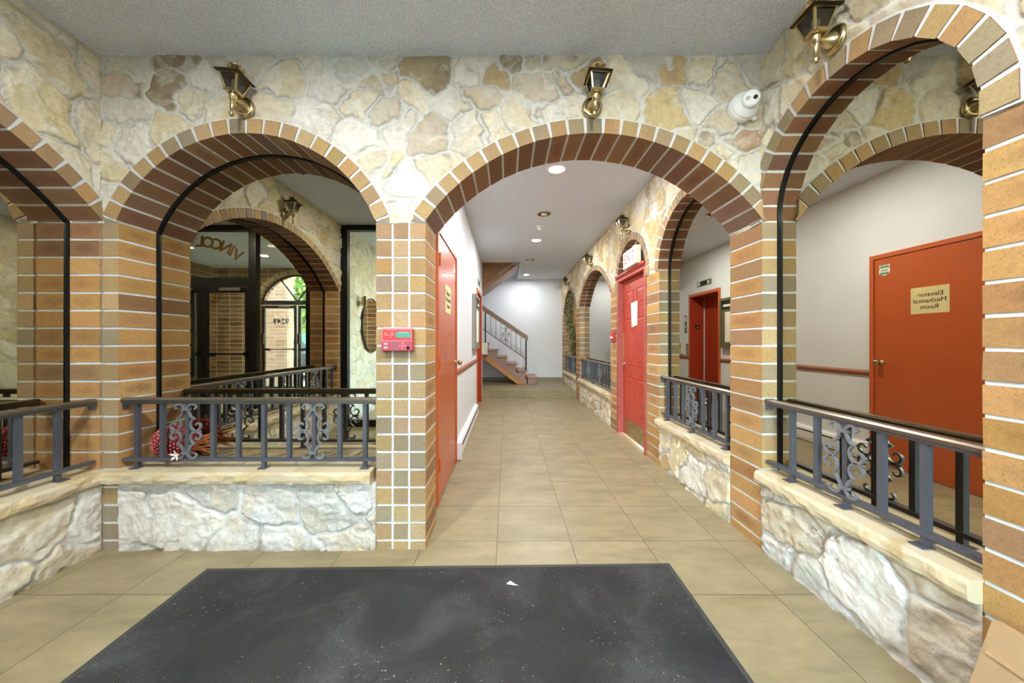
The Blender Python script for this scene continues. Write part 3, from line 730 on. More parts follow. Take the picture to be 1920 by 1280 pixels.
def railing(fr, u0, u1, pos, orn, label, d=.035):
    e = empty('metal_railing', fr((u0+u1)/2, d, .48)); tag(e, label, 'railing', 'metal railings in the arches')
    mb = MB(); n = [(-.026, .880), (-.026, .894), (-.020, .902), (.020, .902), (.026, .894), (.026, .880)]
    V = [fr(u, d+a, z) for u in (u0, u1) for a, z in n]; q = 6
    mb.add(V, [(j, (j+1) % q, q+(j+1) % q, q+j) for j in range(q)]+[tuple(range(q)), tuple(q+j for j in range(q))[::-1]])
    mb.build('top_rail', M['rail'], e)
    mb = MB(); ub(mb, fr, u0, u1, d-.018, d+.018, .866, .881); mb.build('channel', M['iron'], e)
    mb = MB(); ub(mb, fr, u0, u1, d-.018, d+.018, .520, .538); mb.build('bottom_rail', M['iron'], e)
    for i, p in enumerate(pos):
        mb = MB(); ub(mb, fr, p-.0115, p+.0115, d-.0115, d+.0115, .538, .866); mb.build('baluster', M['iron'], e)
        if i in orn: scroll_mb(fr, p, d-.016, .702).build('scroll_ornament', M['ironlite'], e)
    for p in (pos[0], pos[len(pos)//2], pos[-1]):
        mb = MB(); ub(mb, fr, p-.011, p+.011, d-.011, d+.011, .481, .52); ub(mb, fr, p-.02, p+.03, d-.035, d+.012, .4795, .4835); mb.build('foot', M['iron'], e)
    for s, u in ((1, u0), (-1, u1)):
        mb = MB(); ub(mb, fr, u+s*.001, u+s*.008, d-.018, d+.018, .835, .866); ub(mb, fr, u+s*.001, u+s*.03, d-.016, d+.016, .861, .866); mb.build('bracket', M['iron'], e)
    return e
cp = lambda c, n, s=.1535: [c+s*(i-(n-1)/2) for i in range(n)]
railing(F_front, -2.317, -.781, cp(-1.549, 10), (2, 7), 'black metal railing with two scrolls on the front sill left of the red keypad')
railing(F_left, -.355, 2.055, cp(.82, 15), (3, 11), 'black metal railing running off the left edge of the photo', d=.035)
railing(F_right, 1.112, 2.062, cp(1.59, 5, .1505), (2,), 'black metal railing nearest on the right, before the reflected orange door')
railing(F_right, 2.366, 3.465, cp(2.9, 7, .151), (3,), 'black metal railing under the mirror that shows the elevator')
railing(F_right, 5.082, 7.228, cp(6.155, 14), (4, 9), 'black metal railing just past the red door, below the white mirror')
railing(F_right, 7.622, 9.178, cp(8.4, 10), (2, 7), 'farthest metal railing, below the vine-covered trellis')

# ------------------------------------------------------------------ lanterns
def make_lantern():
    e = empty('wall_lantern', (0, 0, 0))       # origin at the back plate on the wall, -Y is outwards
    mb = MB(); lathe(mb, [(.057, 0), (.060, .004), (.060, .012), (.052, .022), (.040, .024), (.036, .020)], axis='-y', n=32)
    mb.build('back_plate', M['brass'], e, smooth=True)
    y = -.093
    mb = MB(); lathe(mb, [(.038, .020), (.033, .026), (.022, .050), (.014, .072), (.011, .092)], axis='-y', n=24)
    mb.build('arm', M['brass'], e, smooth=True)
    mb = MB(); lathe(mb, [(.004, -.106), (.009, -.102), (.012, -.096), (.009, -.091), (.015, -.088), (.011, -.084), (.008, -.080), (.014, -.020), (.016, -.018), (.019, -.016), (.021, .012), (.023, .020)], c=(0, y, 0), n=20)
    mb.build('stem', M['brass'], e, smooth=True)
    zb, zt, wb_, wt = .027, .112, .030, .054
    # bottom tray and four sloping corner posts
    mb = MB(); rbox(mb, -wb_-.004, wb_+.004, y-wb_-.004, y+wb_+.004, zb-.006, zb+.004, .002); mb.build('tray', M['brass'], e)
    mb = MB()
    for sx in (1, -1):
        for sy in (1, -1):
            q = .0085; a = [(sx*wb_, y+sy*wb_, zb), (sx*(wb_-q), y+sy*wb_, zb), (sx*(wb_-q), y+sy*(wb_-q), zb), (sx*wb_, y+sy*(wb_-q), zb)]
            b = [(sx*wt, y+sy*wt, zt), (sx*(wt-q), y+sy*wt, zt), (sx*(wt-q), y+sy*(wt-q), zt), (sx*wt, y+sy*(wt-q), zt)]
            hexa(mb, a+b)
    for s in (1, -1):
        for (z0, z1, w_) in ((zb, zb+.008, wb_+.001), (zt-.008, zt, wt)):
            box(mb, -w_, w_, y+s*w_-.003, y+s*w_+.003, z0, z1); box(mb, s*w_-.003, s*w_+.003, y-w_, y+w_, z0, z1)
    mb.build('cage', M['brass'], e)
    for (ax, s) in (('y', -1), ('y', 1), ('x', -1), ('x', 1)):
        a, b = wb_-.004, wt-.004
        if ax == 'y': V = [(-a, y+s*a, zb), (a, y+s*a, zb), (b, y+s*b, zt), (-b, y+s*b, zt)]
        else: V = [(s*a, y-a, zb), (s*a, y+a, zb), (s*b, y+b, zt), (s*b, y-b, zt)]
        V2 = [(p[0]*.97, y+(p[1]-y)*.97, p[2]) for p in V]
        MB().add(V+V2, BF).build('pane', M['lglass'], e)
    # roof
    mb = MB(); r = .067; V = [(-r, y-r, zt), (r, y-r, zt), (r, y+r, zt), (-r, y+r, zt), (-r, y-r, zt+.006), (r, y-r, zt+.006), (r, y+r, zt+.006), (-r, y+r, zt+.006)]
    hexa(mb, V); t = .026
    hexa(mb, V[4:]+[(-t, y-t, zt+.04), (t, y-t, zt+.04), (t, y+t, zt+.04), (-t, y+t, zt+.04)]); mb.build('roof', M['brassdark'], e)
    mb = MB(); lathe(mb, [(.027, zt+.034), (.027, zt+.052), (.042, zt+.054), (.043, zt+.060), (.030, zt+.070), (.010, zt+.077), (.008, zt+.084), (.003, zt+.09)], c=(0, y, 0), n=24); mb.build('cap', M['brass'], e, smooth=True)
    mb = MB(); pts = [(0+.012*math.cos(a*.5), y+.012*math.sin(a*.5), zb+.022+a*.0009) for a in range(50)]; tube(mb, pts, .0045, 6)
    lathe(mb, [(.011, zb+.002), (.012, zb+.02), (.006, zb+.024)], c=(0, y, 0), n=12); mb.build('bulb', M['white'], e, smooth=True)
    return e
LZ = 2.622
lan = make_lantern()
LP = [((-1.549, YF-.014, LZ), 0, 'brass lantern over the arch left of the red keypad'),
      ((.505, YF-.014, LZ), 0, 'brass lantern above the middle of the corridor archway'),
      ((XR-.014, 1.59, LZ), -PI/2, 'brass lantern cut off by the top edge, on the right wall beside the white camera'),
      ((XR-.016, 4.2725, LZ), -PI/2, 'brass lantern above the red door with the EXIT sign'),
      ((XR-.016, 6.155, LZ), -PI/2, 'small brass lantern past the red door, between two others along the corridor'),
      ((XR-.016, 8.40, LZ), -PI/2, 'farthest brass lantern, above the vine trellis'),
      ((XL+.014, .855, LZ), PI/2, 'brass lantern seen only reflected in the mirror behind the front railing')]
for i, (loc, rz, lab) in enumerate(LP):
    o = lan if i == 0 else copy_tree(lan)
    o.location = loc; o.rotation_euler = (0, .10 if rz == 0 else 0, rz); tag(o, lab, 'lamp', 'brass wall lanterns')

# ------------------------------------------------------------------ recessed lights, detector
def downlight(x, y, z, lit, label):
    e = empty('recessed_light', (x, y, z)); tag(e, label, 'ceiling light', 'recessed ceiling lights')
    mb = MB(); n = 28; V = []; Fc = []
    pr = [(.098, 0), (.098, -.006), (.082, -.010), (.076, -.004), (.074, 0)]
    for r, h in pr: V += [(x+r*math.cos(2*PI*i/n), y+r*math.sin(2*PI*i/n), z+h) for i in range(n)]
    for j in range(len(pr)-1): Fc += [(j*n+i, j*n+(i+1) % n, (j+1)*n+(i+1) % n, (j+1)*n+i) for i in range(n)]
    mb.add(V, Fc); mb.build('trim_ring', M['white'] if lit else M['brass'], e, smooth=True)
    if lit: lathe(MB(), [(.074, -.001), (.072, -.006), (.05, -.012), (.02, -.015)], c=(x, y, z), n=24).build('lens', M['lit'], e, smooth=True)
    else:
        lathe(MB(), [(.074, -.0005), (.074, -.002)], c=(x, y, z), n=24).build('baffle', M['dark'], e)
        lathe(MB(), [(.045, -.002), (.044, -.01), (.03, -.016), (.01, -.018)], c=(x, y, z), n=20).build('bulb_face', M['white'], e, smooth=True)
for (x, y), l in zip(LIT, ('lit recessed ceiling light nearest the archway', 'lit recessed light past the smoke detector', 'lit recessed light nearest the white end wall')): downlight(x, y, CZ, True, l)
for (x, y), l in zip(DIM, ('unlit brass-ringed recessed light before the smoke detector', 'unlit brass-ringed recessed light farther down the corridor')): downlight(x, y, CZ, False, l)
for (x, y), l in zip(ROOM+VEST, ('lit recessed ceiling light above the left half of the entrance mat', 'lit recessed ceiling light above the right edge of the entrance mat', 'lit ceiling light inside the vestibule left of the mullion, seen through the mirrors', 'lit vestibule ceiling light nearest the outer doors, reflected under the lettering', 'lit vestibule ceiling light on the side away from the stone wall')): downlight(x, y, CZ, True, l)
mb = MB(); lathe(mb, [(.062, 0), (.062, -.008), (.055, -.012), (.052, -.03), (.040, -.042), (.02, -.045)], c=(.50, 5.10, CZ), n=28)
tag(mb.build('smoke_detector', M['white'], smooth=True), 'round white smoke detector on the corridor ceiling', 'smoke detector')

# ------------------------------------------------------------------ dome camera
e = empty('security_camera', (1.39, YF-.02, 2.617)); tag(e, 'white turret security camera in the upper right corner of the stone wall', 'security camera')
cx, cz = 1.39, 2.617
mb = MB(); lathe(mb, [(.080, -.014), (.081, .0), (.081, .028), (.077, .032)], c=(cx, YF-.018, cz), axis='-y', n=36); mb.build('junction_box', M['white'], e, smooth=True)
mb = MB(); lathe(mb, [(.076, .033), (.077, .040), (.070, .046), (.060, .050), (.056, .062)], c=(cx, YF-.018, cz), axis='-y', n=36); mb.build('base_ring', M['white'], e, smooth=True)
bc = Vector((cx+.004, YF-.082, cz+.008)); mb = MB()
n = 20; V = []; Fc = []
dirv = Vector((-.30, -.88, -.20)).normalized(); a1 = dirv.cross(Vector((0, 0, 1))).normalized(); a2 = a1.cross(dirv)
pr = [(.002, -.05), (.03, -.04), (.046, -.018), (.050, .005), (.046, .026), (.041, .036), (.036, .037), (.002, .036)]
for r, h in pr: V += [bc+dirv*h+a1*(r*math.cos(2*PI*i/n))+a2*(r*math.sin(2*PI*i/n)) for i in range(n)]
for j in range(len(pr)-1): Fc += [(j*n+i, j*n+(i+1) % n, (j+1)*n+(i+1) % n, (j+1)*n+i) for i in range(n)]
mb.add(V, Fc); mb.build('turret', M['white'], e, smooth=True)
for (s, r, mm, nm) in ((-1, .011, 'black', 'lens'), (1, .011, 'steel', 'infrared_lamp')):
    mb = MB(); c0 = bc+dirv*.0365+a1*(.018*s)
    V = [c0+a1*(r*math.cos(2*PI*i/16))+a2*(r*math.sin(2*PI*i/16)) for i in range(16)]+[c0+dirv*.002+a1*(r*math.cos(2*PI*i/16))+a2*(r*math.sin(2*PI*i/16)) for i in range(16)]
    mb.add(V, [tuple(range(16))[::-1], tuple(range(16, 32))]+[(i, (i+1) % 16, 16+(i+1) % 16, 16+i) for i in range(16)]); mb.build(nm, M[mm], e)
mb = MB(); tube(mb, [(cx+.055, YF-.02, cz-.045), (cx+.078, YF-.02, cz-.062)], .014, 12); mb.build('conduit_plug', M['white'], e)

# ------------------------------------------------------------------ fire annunciator keypad
kx0, kx1, kz0, kz1 = -.735, -.552, 1.187, 1.318
e = empty('fire_alarm_keypad', ((kx0+kx1)/2, YF, kz0)); tag(e, 'red fire alarm keypad with green display on the brick pier', 'control panel')
yk = YF-.038
mb = MB(); rbox(mb, kx0, kx1, yk, YF-.001, kz0, kz1, .004); mb.build('housing', M['panelred'], e)
mb = MB(); zm = kz0+.058
for (a, b, c_, d_) in ((kx0+.004, kx1-.004, kz1-.008, kz1-.0055), (kx0+.004, kx1-.004, zm, zm+.0025), (kx0+.004, kx0+.0065, zm, kz1-.0055), (kx1-.0065, kx1-.004, zm, kz1-.0055)): box(mb, a, b, yk-.0015, yk, c_, d_)
for (a, b, z) in ((.018, .034, .102), (.055, .072, .102), (.018, .046, .092), (.052, .072, .092), (.048, .058, .080), (.10, .155, .108)): box(mb, kx0+a, kx0+b, yk-.001, yk, kz0+z, kz0+z+.003)
mb.build('printed_lines', M['pink'], e)
box(MB(), kx0+.002, kx1-.002, yk-.002, yk, kz0+.002, zm-.002).build('lower_cover', M['paneldark'], e)
box(MB(), kx0+.082, kx1-.010, yk-.002, yk, kz0+.078, kz0+.108).build('display', M['lcd'], e)
mb = MB()
for i in range(3):
    for j in range(4): box(mb, kx0+.058+i*.0165, kx0+.067+i*.0165, yk-.004, yk-.002, kz0+.010+j*.0115, kz0+.017+j*.0115)
mb.build('number_keys', M['key'], e)
mb = MB()
for (dx, dz) in ((0, 0), (0, .014), (0, -.014), (.015, 0), (-.015, 0)): box(mb, kx0+.125+dx-.004, kx0+.125+dx+.004, yk-.004, yk-.002, kz0+.030+dz-.003, kz0+.030+dz+.003)
for z in (.014, .036): box(mb, kx0+.016, kx0+.038, yk-.004, yk-.002, kz0+z, kz0+z+.011)
mb.build('arrow_keys', M['pink'], e)
lathe(MB(), [(.009, .002), (.009, .006), (.003, .006)], c=(kx0+.158, yk, kz0+.018), axis='-y', n=16).build('key_lock', M['black'], e)

# ------------------------------------------------------------------ left orange door (mechanical room)
Y0, Y1, ZD = 2.65, 3.56, 2.075
d1 = struct(empty('door_1', (XC, (Y0+Y1)/2, 0)), 'orange-brown flush door to the elevator mechanical room')
box(MB(), XC+.001, XC+.012, Y0, Y1, .008, ZD).build('door_slab', M['orange'], d1)
mb = MB(); box(mb, XC+.001, XC+.022, Y0-.045, Y0-.004, 0, ZD+.045); box(mb, XC+.001, XC+.022, Y1+.004, Y1+.042, 0, ZD+.045); box(mb, XC+.001, XC+.022, Y0-.004, Y1+.004, ZD+.004, ZD+.045); mb.build('frame', M['orangefr'], d1)
for z in (.25, 1.02, 1.82): lathe(MB(), [(.008, 0), (.008, .1)], c=(XC+.026, Y0-.004, z), n=10).build('hinge', M['orangefr'], d1)
kb = MB(); lathe(kb, [(.030, 0), (.030, .006), (.014, .010), (.012, .030), (.026, .042), (.030, .055), (.024, .066), (.008, .07)], c=(XC+.012, 3.497, 1.03), axis='x', n=24); kb.build('knob', M['brass'], d1, smooth=True)
box(MB(), XC+.010, XC+.014, 3.553, 3.565, .99, 1.07).build('strike', M['steel'], d1)
fd = lambda x, y, z: (XC+.0145+z, 3.097+x, 1.61+y)
# on the left wall one reads with +Y to the right
n1 = box(MB(), XC+.0122, XC+.0135, 2.955, 3.239, 1.495, 1.735).build('door_notice', M['paper']); tag(n1, 'yellowed paper notice reading Elevator-Mechanical Room on the orange door', 'sign')
text_mesh('Elevator-\nMechanical\nRoom', .056, fd, bold=0, ext=.0003, line=1.0).build('lettering', M['ink'], n1)
box(MB(), XC+.012, XC+.0124, 2.925, 3.26, 1.465, 1.755).build('plastic_sleeve', M['orange'], n1)
# shield sticker
def shield(s):
    P = [(-.5, .42), (-.38, .5), (-.15, .44), (0, .5), (.15, .44), (.38, .5), (.5, .42), (.42, .2), (.5, -.1), (.44, -.38), (.2, -.46), (0, -.56), (-.2, -.46), (-.44, -.38), (-.5, -.1), (-.42, .2)]
    return [(x*s, y*s) for x, y in P]
def plate(P, x0, x1, cy, cz_): 
    q = len(P); V = [(x, cy+a, cz_+b) for x in (x0, x1) for a, b in P]
    return MB().add(V, [tuple(range(q)), tuple(range(2*q-1, q-1, -1))]+[(j, (j+1) % q, q+(j+1) % q, q+j) for j in range(q)])
st = plate(shield(.105), XC+.0122, XC+.0132, 3.465, 1.957).build('shield_sticker', M['paperw']); tag(st, 'small green and white shield sticker high on the orange door', 'sticker')
mb = MB(); box(mb, XC+.0132, XC+.0136, 3.422, 3.508, 1.977, 1.998); box(mb, XC+.0132, XC+.0136, 3.424, 3.506, 1.912, 1.934); mb.build('green_band', M['green'], st)
mb = MB()
for i in range(4): box(mb, XC+.0132, XC+.0136, 3.434+i*.017, 3.434+i*.017+.010, 1.945, 1.962)
mb.build('lettering', M['green'], st)

# baseboard heater, directory case
e = empty('baseboard_heater', (XC, 4.5, 0)); tag(e, 'long white baseboard heater along the left corridor wall', 'heater')
mb = MB(); pr = [(0, .01), (.055, .01), (.062, .05), (.062, .12), (.045, .165), (.02, .185), (0, .185)]
V = [(XC+a, y, z) for y in (3.62, 5.9) for a, z in pr]; q = len(pr); mb.add(V, [(j, (j+1) % q, q+(j+1) % q, q+j) for j in range(q)]+[tuple(range(q))[::-1], tuple(q+j for j in range(q))]); mb.build('casing', M['white'], e)
box(MB(), XC+.05, XC+.064, 3.66, 5.86, .132, .142).build('outlet_slot', M['dark'], e)
rbox(MB(), XC+.0, XC+.068, 3.605, 3.66, .008, .19, .005).build('end_cap', M['white'], e)
e = empty('directory_case', (XC, 5.72, 1.13)); tag(e, 'wall directory case with papers beside the elevator', 'notice board')
mb = MB(); a0, a1_, z0_, z1_ = 5.36, 6.07, 1.13, 1.985
box(mb, XC+.001, XC+.052, a0, a1_, z0_, z1_); mb.build('case_body', M['casegrey'], e)
mb = MB(); f = .045
for (p0, p1, q0, q1) in ((a0, a0+f, z0_, z1_), (a1_-f, a1_, z0_, z1_), (a0+f, a1_-f, z0_, z0_+f), (a0+f, a1_-f, z1_-f, z1_)): box(mb, XC+.052, XC+.066, p0, p1, q0, q1)
mb.build('frame', M['casebr'], e)
box(MB(), XC+.052, XC+.054, a0+f, a1_-f, z1_-.20, z1_-f).build('header_board', M['dark'], e)
mb = MB(); box(mb, XC+.0545, XC+.0555, a1_-.30, a1_-.09, z1_-.15, z1_-.11); box(mb, XC+.0545, XC+.0555, a0+.10, a1_-.14, z0_+.10, z1_-.24); mb.build('paper', M['paperw'], e)
box(MB(), XC+.052, XC+.0535, a0+f, a1_-f, z0_+f, z1_-.20).build('backing', M['casebr'], e)

# ------------------------------------------------------------------ elevator
d2 = struct(empty('door_2', (XC, 6.66, 0)), 'red-brown elevator entrance set back in the corridor wall')
mb = MB(); box(mb, XC+.001, XC+.020, 6.135, 6.18, 0, 2.20); box(mb, XC+.001, XC+.020, 7.14, 7.185, 0, 2.20); box(mb, XC+.001, XC+.020, 6.18, 7.14, 2.152, 2.20); mb.build('frame', M['orangefr'], d2)
mb = MB(); box(mb, XC-.26, XC+.018, 6.181, 6.19, 0, 2.15); box(mb, XC-.26, XC+.018, 7.13, 7.139, 0, 2.15); box(mb, XC-.26, XC+.018, 6.19, 7.13, 2.14, 2.149); mb.build('jamb_lining', M['elev'], d2)
box(MB(), XC-.285, XC-.262, 6.19, 6.66, .01, 2.139).build('door_panel', M['elev'], d2)
box(MB(), XC-.300, XC-.287, 6.64, 7.13, .01, 2.139).build('door_panel', M['elev'], d2)
fs_ = box(MB(), XC-.175, XC-.09, 7.126, 7.1298, 1.50, 1.585).build('floor_sign', M['black']); tag(fs_, 'small black plate lettered L on the elevator jamb', 'sign')
text_mesh('L', .07, lambda x, y, z: (XC-.132+x, 7.1255-z, 1.5425+y), bold=.02, ext=.0004).build('lettering', M['paperw'], fs_)
e = empty('floor_indicator', (XC, 6.65, 2.31)); tag(e, 'steel floor indicator plate above the elevator entrance', 'indicator')
rbox(MB(), XC+.001, XC+.008, 6.40, 6.90, 2.31, 2.42, .002).build('plate', M['steel'], e)
box(MB(), XC+.008, XC+.010, 6.44, 6.86, 2.325, 2.405).build('window_strip', M['dark'], e)
for y in (6.50, 6.81): box(MB(), XC+.010, XC+.012, y-.035, y+.035, 2.335, 2.395).build('number_tile', M['paperw'], e)
text_mesh('2', .05, lambda x, y, z: (XC+.0122+z, 6.50+x, 2.365+y), bold=.01, ext=.0003).build('lettering', M['ink'], e)
text_mesh('1', .05, lambda x, y, z: (XC+.0122+z, 6.81+x, 2.365+y), bold=.01, ext=.0003).build('lettering', M['ink'], e)
e = empty('call_station', (XC, 7.33, 1.42)); tag(e, 'tall steel call button plate beside the elevator', 'control panel')
rbox(MB(), XC+.001, XC+.006, 7.28, 7.38, 1.42, 1.79, .002).build('plate', M['steel'], e)
lathe(MB(), [(.02, .006), (.02, .012), (.016, .012)], c=(XC, 7.33, 1.55), axis='x', n=16).build('button', M['white'], e)
box(MB(), XC+.006, XC+.008, 7.295, 7.365, 1.66, 1.75).build('printed_card', M['paperw'], e)
tag(box(MB(), XC+.001, XC+.004, 7.45, 7.52, 1.47, 1.66).build('small_sign', M['white']), 'small white sign beside the steel call plate', 'sign')
e = empty('intercom', (XC, 7.5, .97)); tag(e, 'cream wall phone box above the chair rail by the elevator', 'intercom')
rbox(MB(), XC+.001, XC+.05, 7.42, 7.56, .97, 1.21, .006).build('box', M['cream'], e); box(MB(), XC+.05, XC+.054, 7.45, 7.53, 1.10, 1.18).build('speaker_grille', M['casegrey'], e)
e = box(MB(), XC+.001, XC+.012, 7.23, 7.30, .96, 1.20).build('key_plate', M['brass']); tag(e, 'narrow brass plate beside the cream wall phone', 'plate')

# ------------------------------------------------------------------ red door on the right with exit sign
d3 = struct(empty('door_3', (XR, 4.27, 0)), 'red six-panel door with brass kick plate')
xd = XR+.055; y0, y1, zt = 3.835, 4.70, 2.035
mb = MB(); box(mb, XR-.012, XR+.09, 3.781, y0-.004, 0, 2.045); box(mb, XR-.012, XR+.09, y1+.004, 4.764, 0, 2.045); mb.build('frame', M['redw'], d3)
mb = MB(); box(mb, XR-.012, XR+.09, 3.781, 4.764, 2.045, 2.085); box(mb, XR-.024, XR+.09, 3.781, 4.764, 2.085, 2.10); box(mb, XR-.038, XR+.09, 3.775, 4.770, 2.10, 2.125); mb.build('head_moulding', M['red'], d3)
slab = box(MB(), xd, xd+.035, y0, y1, .012, zt).build('door_slab', M['red'], d3)
w_ = y1-y0
for (r0, r1_) in ((.30, .80), (.95, 1.55), (1.68, 1.90)):
    for (c0, c1) in ((.14, .44), (.56, .86)):
        ya, yb = y0+w_*c0, y0+w_*c1; mb = MB(); t = .012
        for (a, b, c_, d_) in ((ya, yb, r0, r0+t), (ya, yb, r1_-t, r1_), (ya, ya+t, r0+t, r1_-t), (yb-t, yb, r0+t, r1_-t)): box(mb, xd-.005, xd, a, b, c_, d_)
        hexa(mb, [(xd, ya+.03, r0+.03), (xd, yb-.03, r0+.03), (xd, yb-.03, r1_-.03), (xd, ya+.03, r1_-.03), (xd-.005, ya+.045, r0+.045), (xd-.005, yb-.045, r0+.045), (xd-.005, yb-.045, r1_-.045), (xd-.005, ya+.045, r1_-.045)])
        mb.build('raised_panel', M['red'], d3)
box(MB(), xd-.003, xd-.0002, y0+.02, y1-.02, .02, .23).build('kick_plate', M['brass'], d3)
mb = MB(); lathe(mb, [(.028, .0), (.028, -.008), (.012, -.010), (.011, -.045)], c=(xd, 4.64, .945), axis='x', n=18); tube(mb, [(xd-.045, 4.645, .945), (xd-.048, 4.60, .943), (xd-.046, 4.54, .94)], .010, 10); mb.build('lever_handle', M['chrome'], d3, smooth=True)
box(MB(), xd-.002, xd, y1-.04, y1-.006, 1.02, 1.36).build('worn_edge', M['rawwood'], d3)
for (ya, yb, r0, r1_) in ((0, 0, 0, 0),): pass
nb = MB(); hexa(nb, [(xd-.0075, 4.175, 1.44), (xd-.0075, 4.36, 1.42), (xd-.0062, 4.36, 1.42), (xd-.0062, 4.175, 1.44), (xd-.0075, 4.165, 1.735), (xd-.0075, 4.39, 1.725), (xd-.0062, 4.39, 1.725), (xd-.0062, 4.165, 1.735)])
o = nb.build('paper_notice', M['paperw']); tag(o, 'plain white paper sheet taped to the red door', 'sign')
ex = rbox(MB(), XR-.075, XR-.012, 3.895, 4.32, 2.128, 2.335, .006).build('exit_sign', M['exitw']); tag(ex, 'white EXIT sign with red letters above the red door', 'sign')
text_mesh('EXIT', .165, lambda x, y, z: (XR-.0755-z, 4.1075-x*1.0, 2.232+y), bold=.0, ext=.0008).build('lettering', M['exitr'], ex)
box(MB(), XR-.012, XR+.088, 4.0, 4.2, 2.15, 2.30).build('mounting_arm', M['casegrey'], ex)
e = empty('fire_pull_station', (XR, 4.93, 1.24)); tag(e, 'small red fire alarm pull station on the brick pier left of the red door', 'alarm')
rbox(MB(), XR-.03, XR-.001, 4.87, 4.99, 1.24, 1.38, .005).build('housing', M['panelred'], e); box(MB(), XR-.045, XR-.03, 4.89, 4.97, 1.29, 1.31).build('pull_bar', M['paperw'], e)
e = empty('emergency_light', (1.36, 9.5, 2.72)); tag(e, 'small white box fixture high on the end wall corner', 'light')
rbox(MB(), 1.29, 1.43, 9.43, 9.499, 2.70, 2.80, .008).build('housing', M['white'], e); lathe(MB(), [(.03, 0), (.034, .03), (.02, .034)], c=(1.33, 9.43, 2.74), axis='-y', n=14).build('lamp_head', M['white'], e)

# ------------------------------------------------------------------ trellis with vine
e = empty('trellis', (XR+.12, 8.4, .48)); tag(e, 'honey-coloured wooden trellis filling the farthest arch', 'trellis')
A = A_r[4]
def inside(u, z, m=.02):
    if z < .49 or abs(u-A['c']) > A['half']-m: return False
    return z < A['zc'] or (u-A['c'])**2+(z-A['zc'])**2 < (A['R']-m)**2
for dsg, x in ((1, XR+.10), (-1, XR+.088)):
    mb = MB(); k = -4.
    while k < 4:
        pts = []
        for i in range(400):
            u = 7.6+i*.004; z = (u-8.4)*dsg+1.4+k
            if inside(u, z): pts.append((u, z))
        if len(pts) > 4:
            (ua, za), (ub_, zb_) = pts[0], pts[-1]; o_ = .013
            hexa(mb, [(x, ua, za-o_), (x, ub_, zb_-o_), (x+.008, ub_, zb_-o_), (x+.008, ua, za-o_), (x, ua, za+o_), (x, ub_, zb_+o_), (x+.008, ub_, zb_+o_), (x+.008, ua, za+o_)])
        k += .105
    mb.build('lattice_layer', M['trellis'], e)
boxo('trellis_back', M['fby'], XR+.14, XR+.16, 7.55, 9.3, .4, 2.6, wr).name = 'recess_back'
e = empty('artificial_vine', (XR+.08, 8.4, .6)); tag(e, 'green artificial vine with dark red flowers hung on the trellis', 'plant')
def leaves(n, cols, smin, smax, seed, u0, u1, zl, zh):
    rg = random.Random(seed); mb = MB(); c = 0
    while c < n:
        z = rg.uniform(zl, zh); u = 8.4+.26*math.sin(z*4)+rg.gauss(0, .20)
        if not inside(u, z, .03): continue
        c += 1; s = rg.uniform(smin, smax); a = rg.uniform(0, 2*PI); t = rg.uniform(-.6, .6); x = XR+.075-rg.uniform(0, .09)
        ca, sa = math.cos(a), math.sin(a); V = []
        for (p, q_, h) in ((-1, 0, 0), (-.3, .45, .15), (.4, .35, .15), (1, 0, 0), (.4, -.35, .15), (-.3, -.45, .15)):
            V.append((x-h*s+t*q_*s, u+(p*ca-q_*sa)*s, z+(p*sa+q_*ca)*s))
        cl = lin(*rg.choice(cols)); mb.add(V, [(0, 1, 2, 3), (0, 3, 4, 5)], col=cl+(0,))
    return mb
lv = leaves(820, [(84, 112, 52), (110, 134, 70), (62, 88, 44), (132, 140, 76), (150, 146, 84)], .025, .05, 3, 7.7, 9.1, .95, 2.42).build('leaves', M['leaf'], e); lv['kind'] = 'stuff'
fw = leaves(130, [(120, 34, 34), (150, 58, 44), (96, 30, 34)], .025, .042, 4, 7.7, 9.1, .9, 2.2).build('flowers', M['leaf'], e); fw['kind'] = 'stuff'
mb = MB(); tube(mb, [(XR+.06, 8.4+.26*math.sin(z*4), z) for z in [.95+.05*i for i in range(30)]], .008, 6); mb.build('stem', M['rawwood'], e)

# ------------------------------------------------------------------ stairs
YS0, YS1 = 8.62, 9.49
e = empty('staircase', (.4, 9.05, .176)); tag(e, 'brown wooden staircase rising left from the tiled landing', 'stairs')
xs = [.765, .507, .262, .013, -.218, -.46, -.70, -.94]; z = .176
for i, x in enumerate(xs):
    zt_ = .176+.185+.172*i; nx = xs[i+1] if i+1 < len(xs) else x-.245
    rbox(MB(), nx-.0, x, YS0-.02, YS1, zt_-.042, zt_, .006).build('tread', M['tread'], e)
    zb_ = max(.177, zt_-.36-.05) if i else .177
    mb = MB(); box(mb, nx+.02, x-.03, YS0+.006, YS1, (zt_-.042-.145) if i else .177, zt_-.042); mb.build('riser', M['tread'], e)
# closed side board under the steps and tan stringer
mb = MB()
def prism(mb, P, y0, y1): 
    q = len(P); V = [(x, y, z) for y in (y0, y1) for x, z in P]; mb.add(V, [tuple(range(q)), tuple(range(2*q-1, q-1, -1))]+[(j, (j+1) % q, q+(j+1) % q, q+j) for j in range(q)])
prism(mb, [(.50, .178), (.50, .30), (-.95, 1.36), (-.95, 1.17), (.42, .178)], YS0+.002, YS0+.03); mb.build('side_board', M['tread'], e)
mb = MB(); prism(mb, [(.27, .178), (.43, .178), (-.95, 1.22), (-.95, 1.09)], YS0-.012, YS0+.05); mb.build('stringer', M['stringer'], e)
mb = MB(); prism(mb, [(.27, .178), (.30, .178), (-.95, 1.10), (-.95, 1.08)], YS0+.05, YS1-.01); mb.build('underside', M['stringer'], e)
e = empty('stair_railing', (.5, YS0, .53)); tag(e, 'stair handrail with wide wooden board and thin black balusters', 'railing')
yr = YS0+.03; top = lambda x: 1.40+(.50-x)*.675; bot = lambda x: .79+(.50-x)*.70
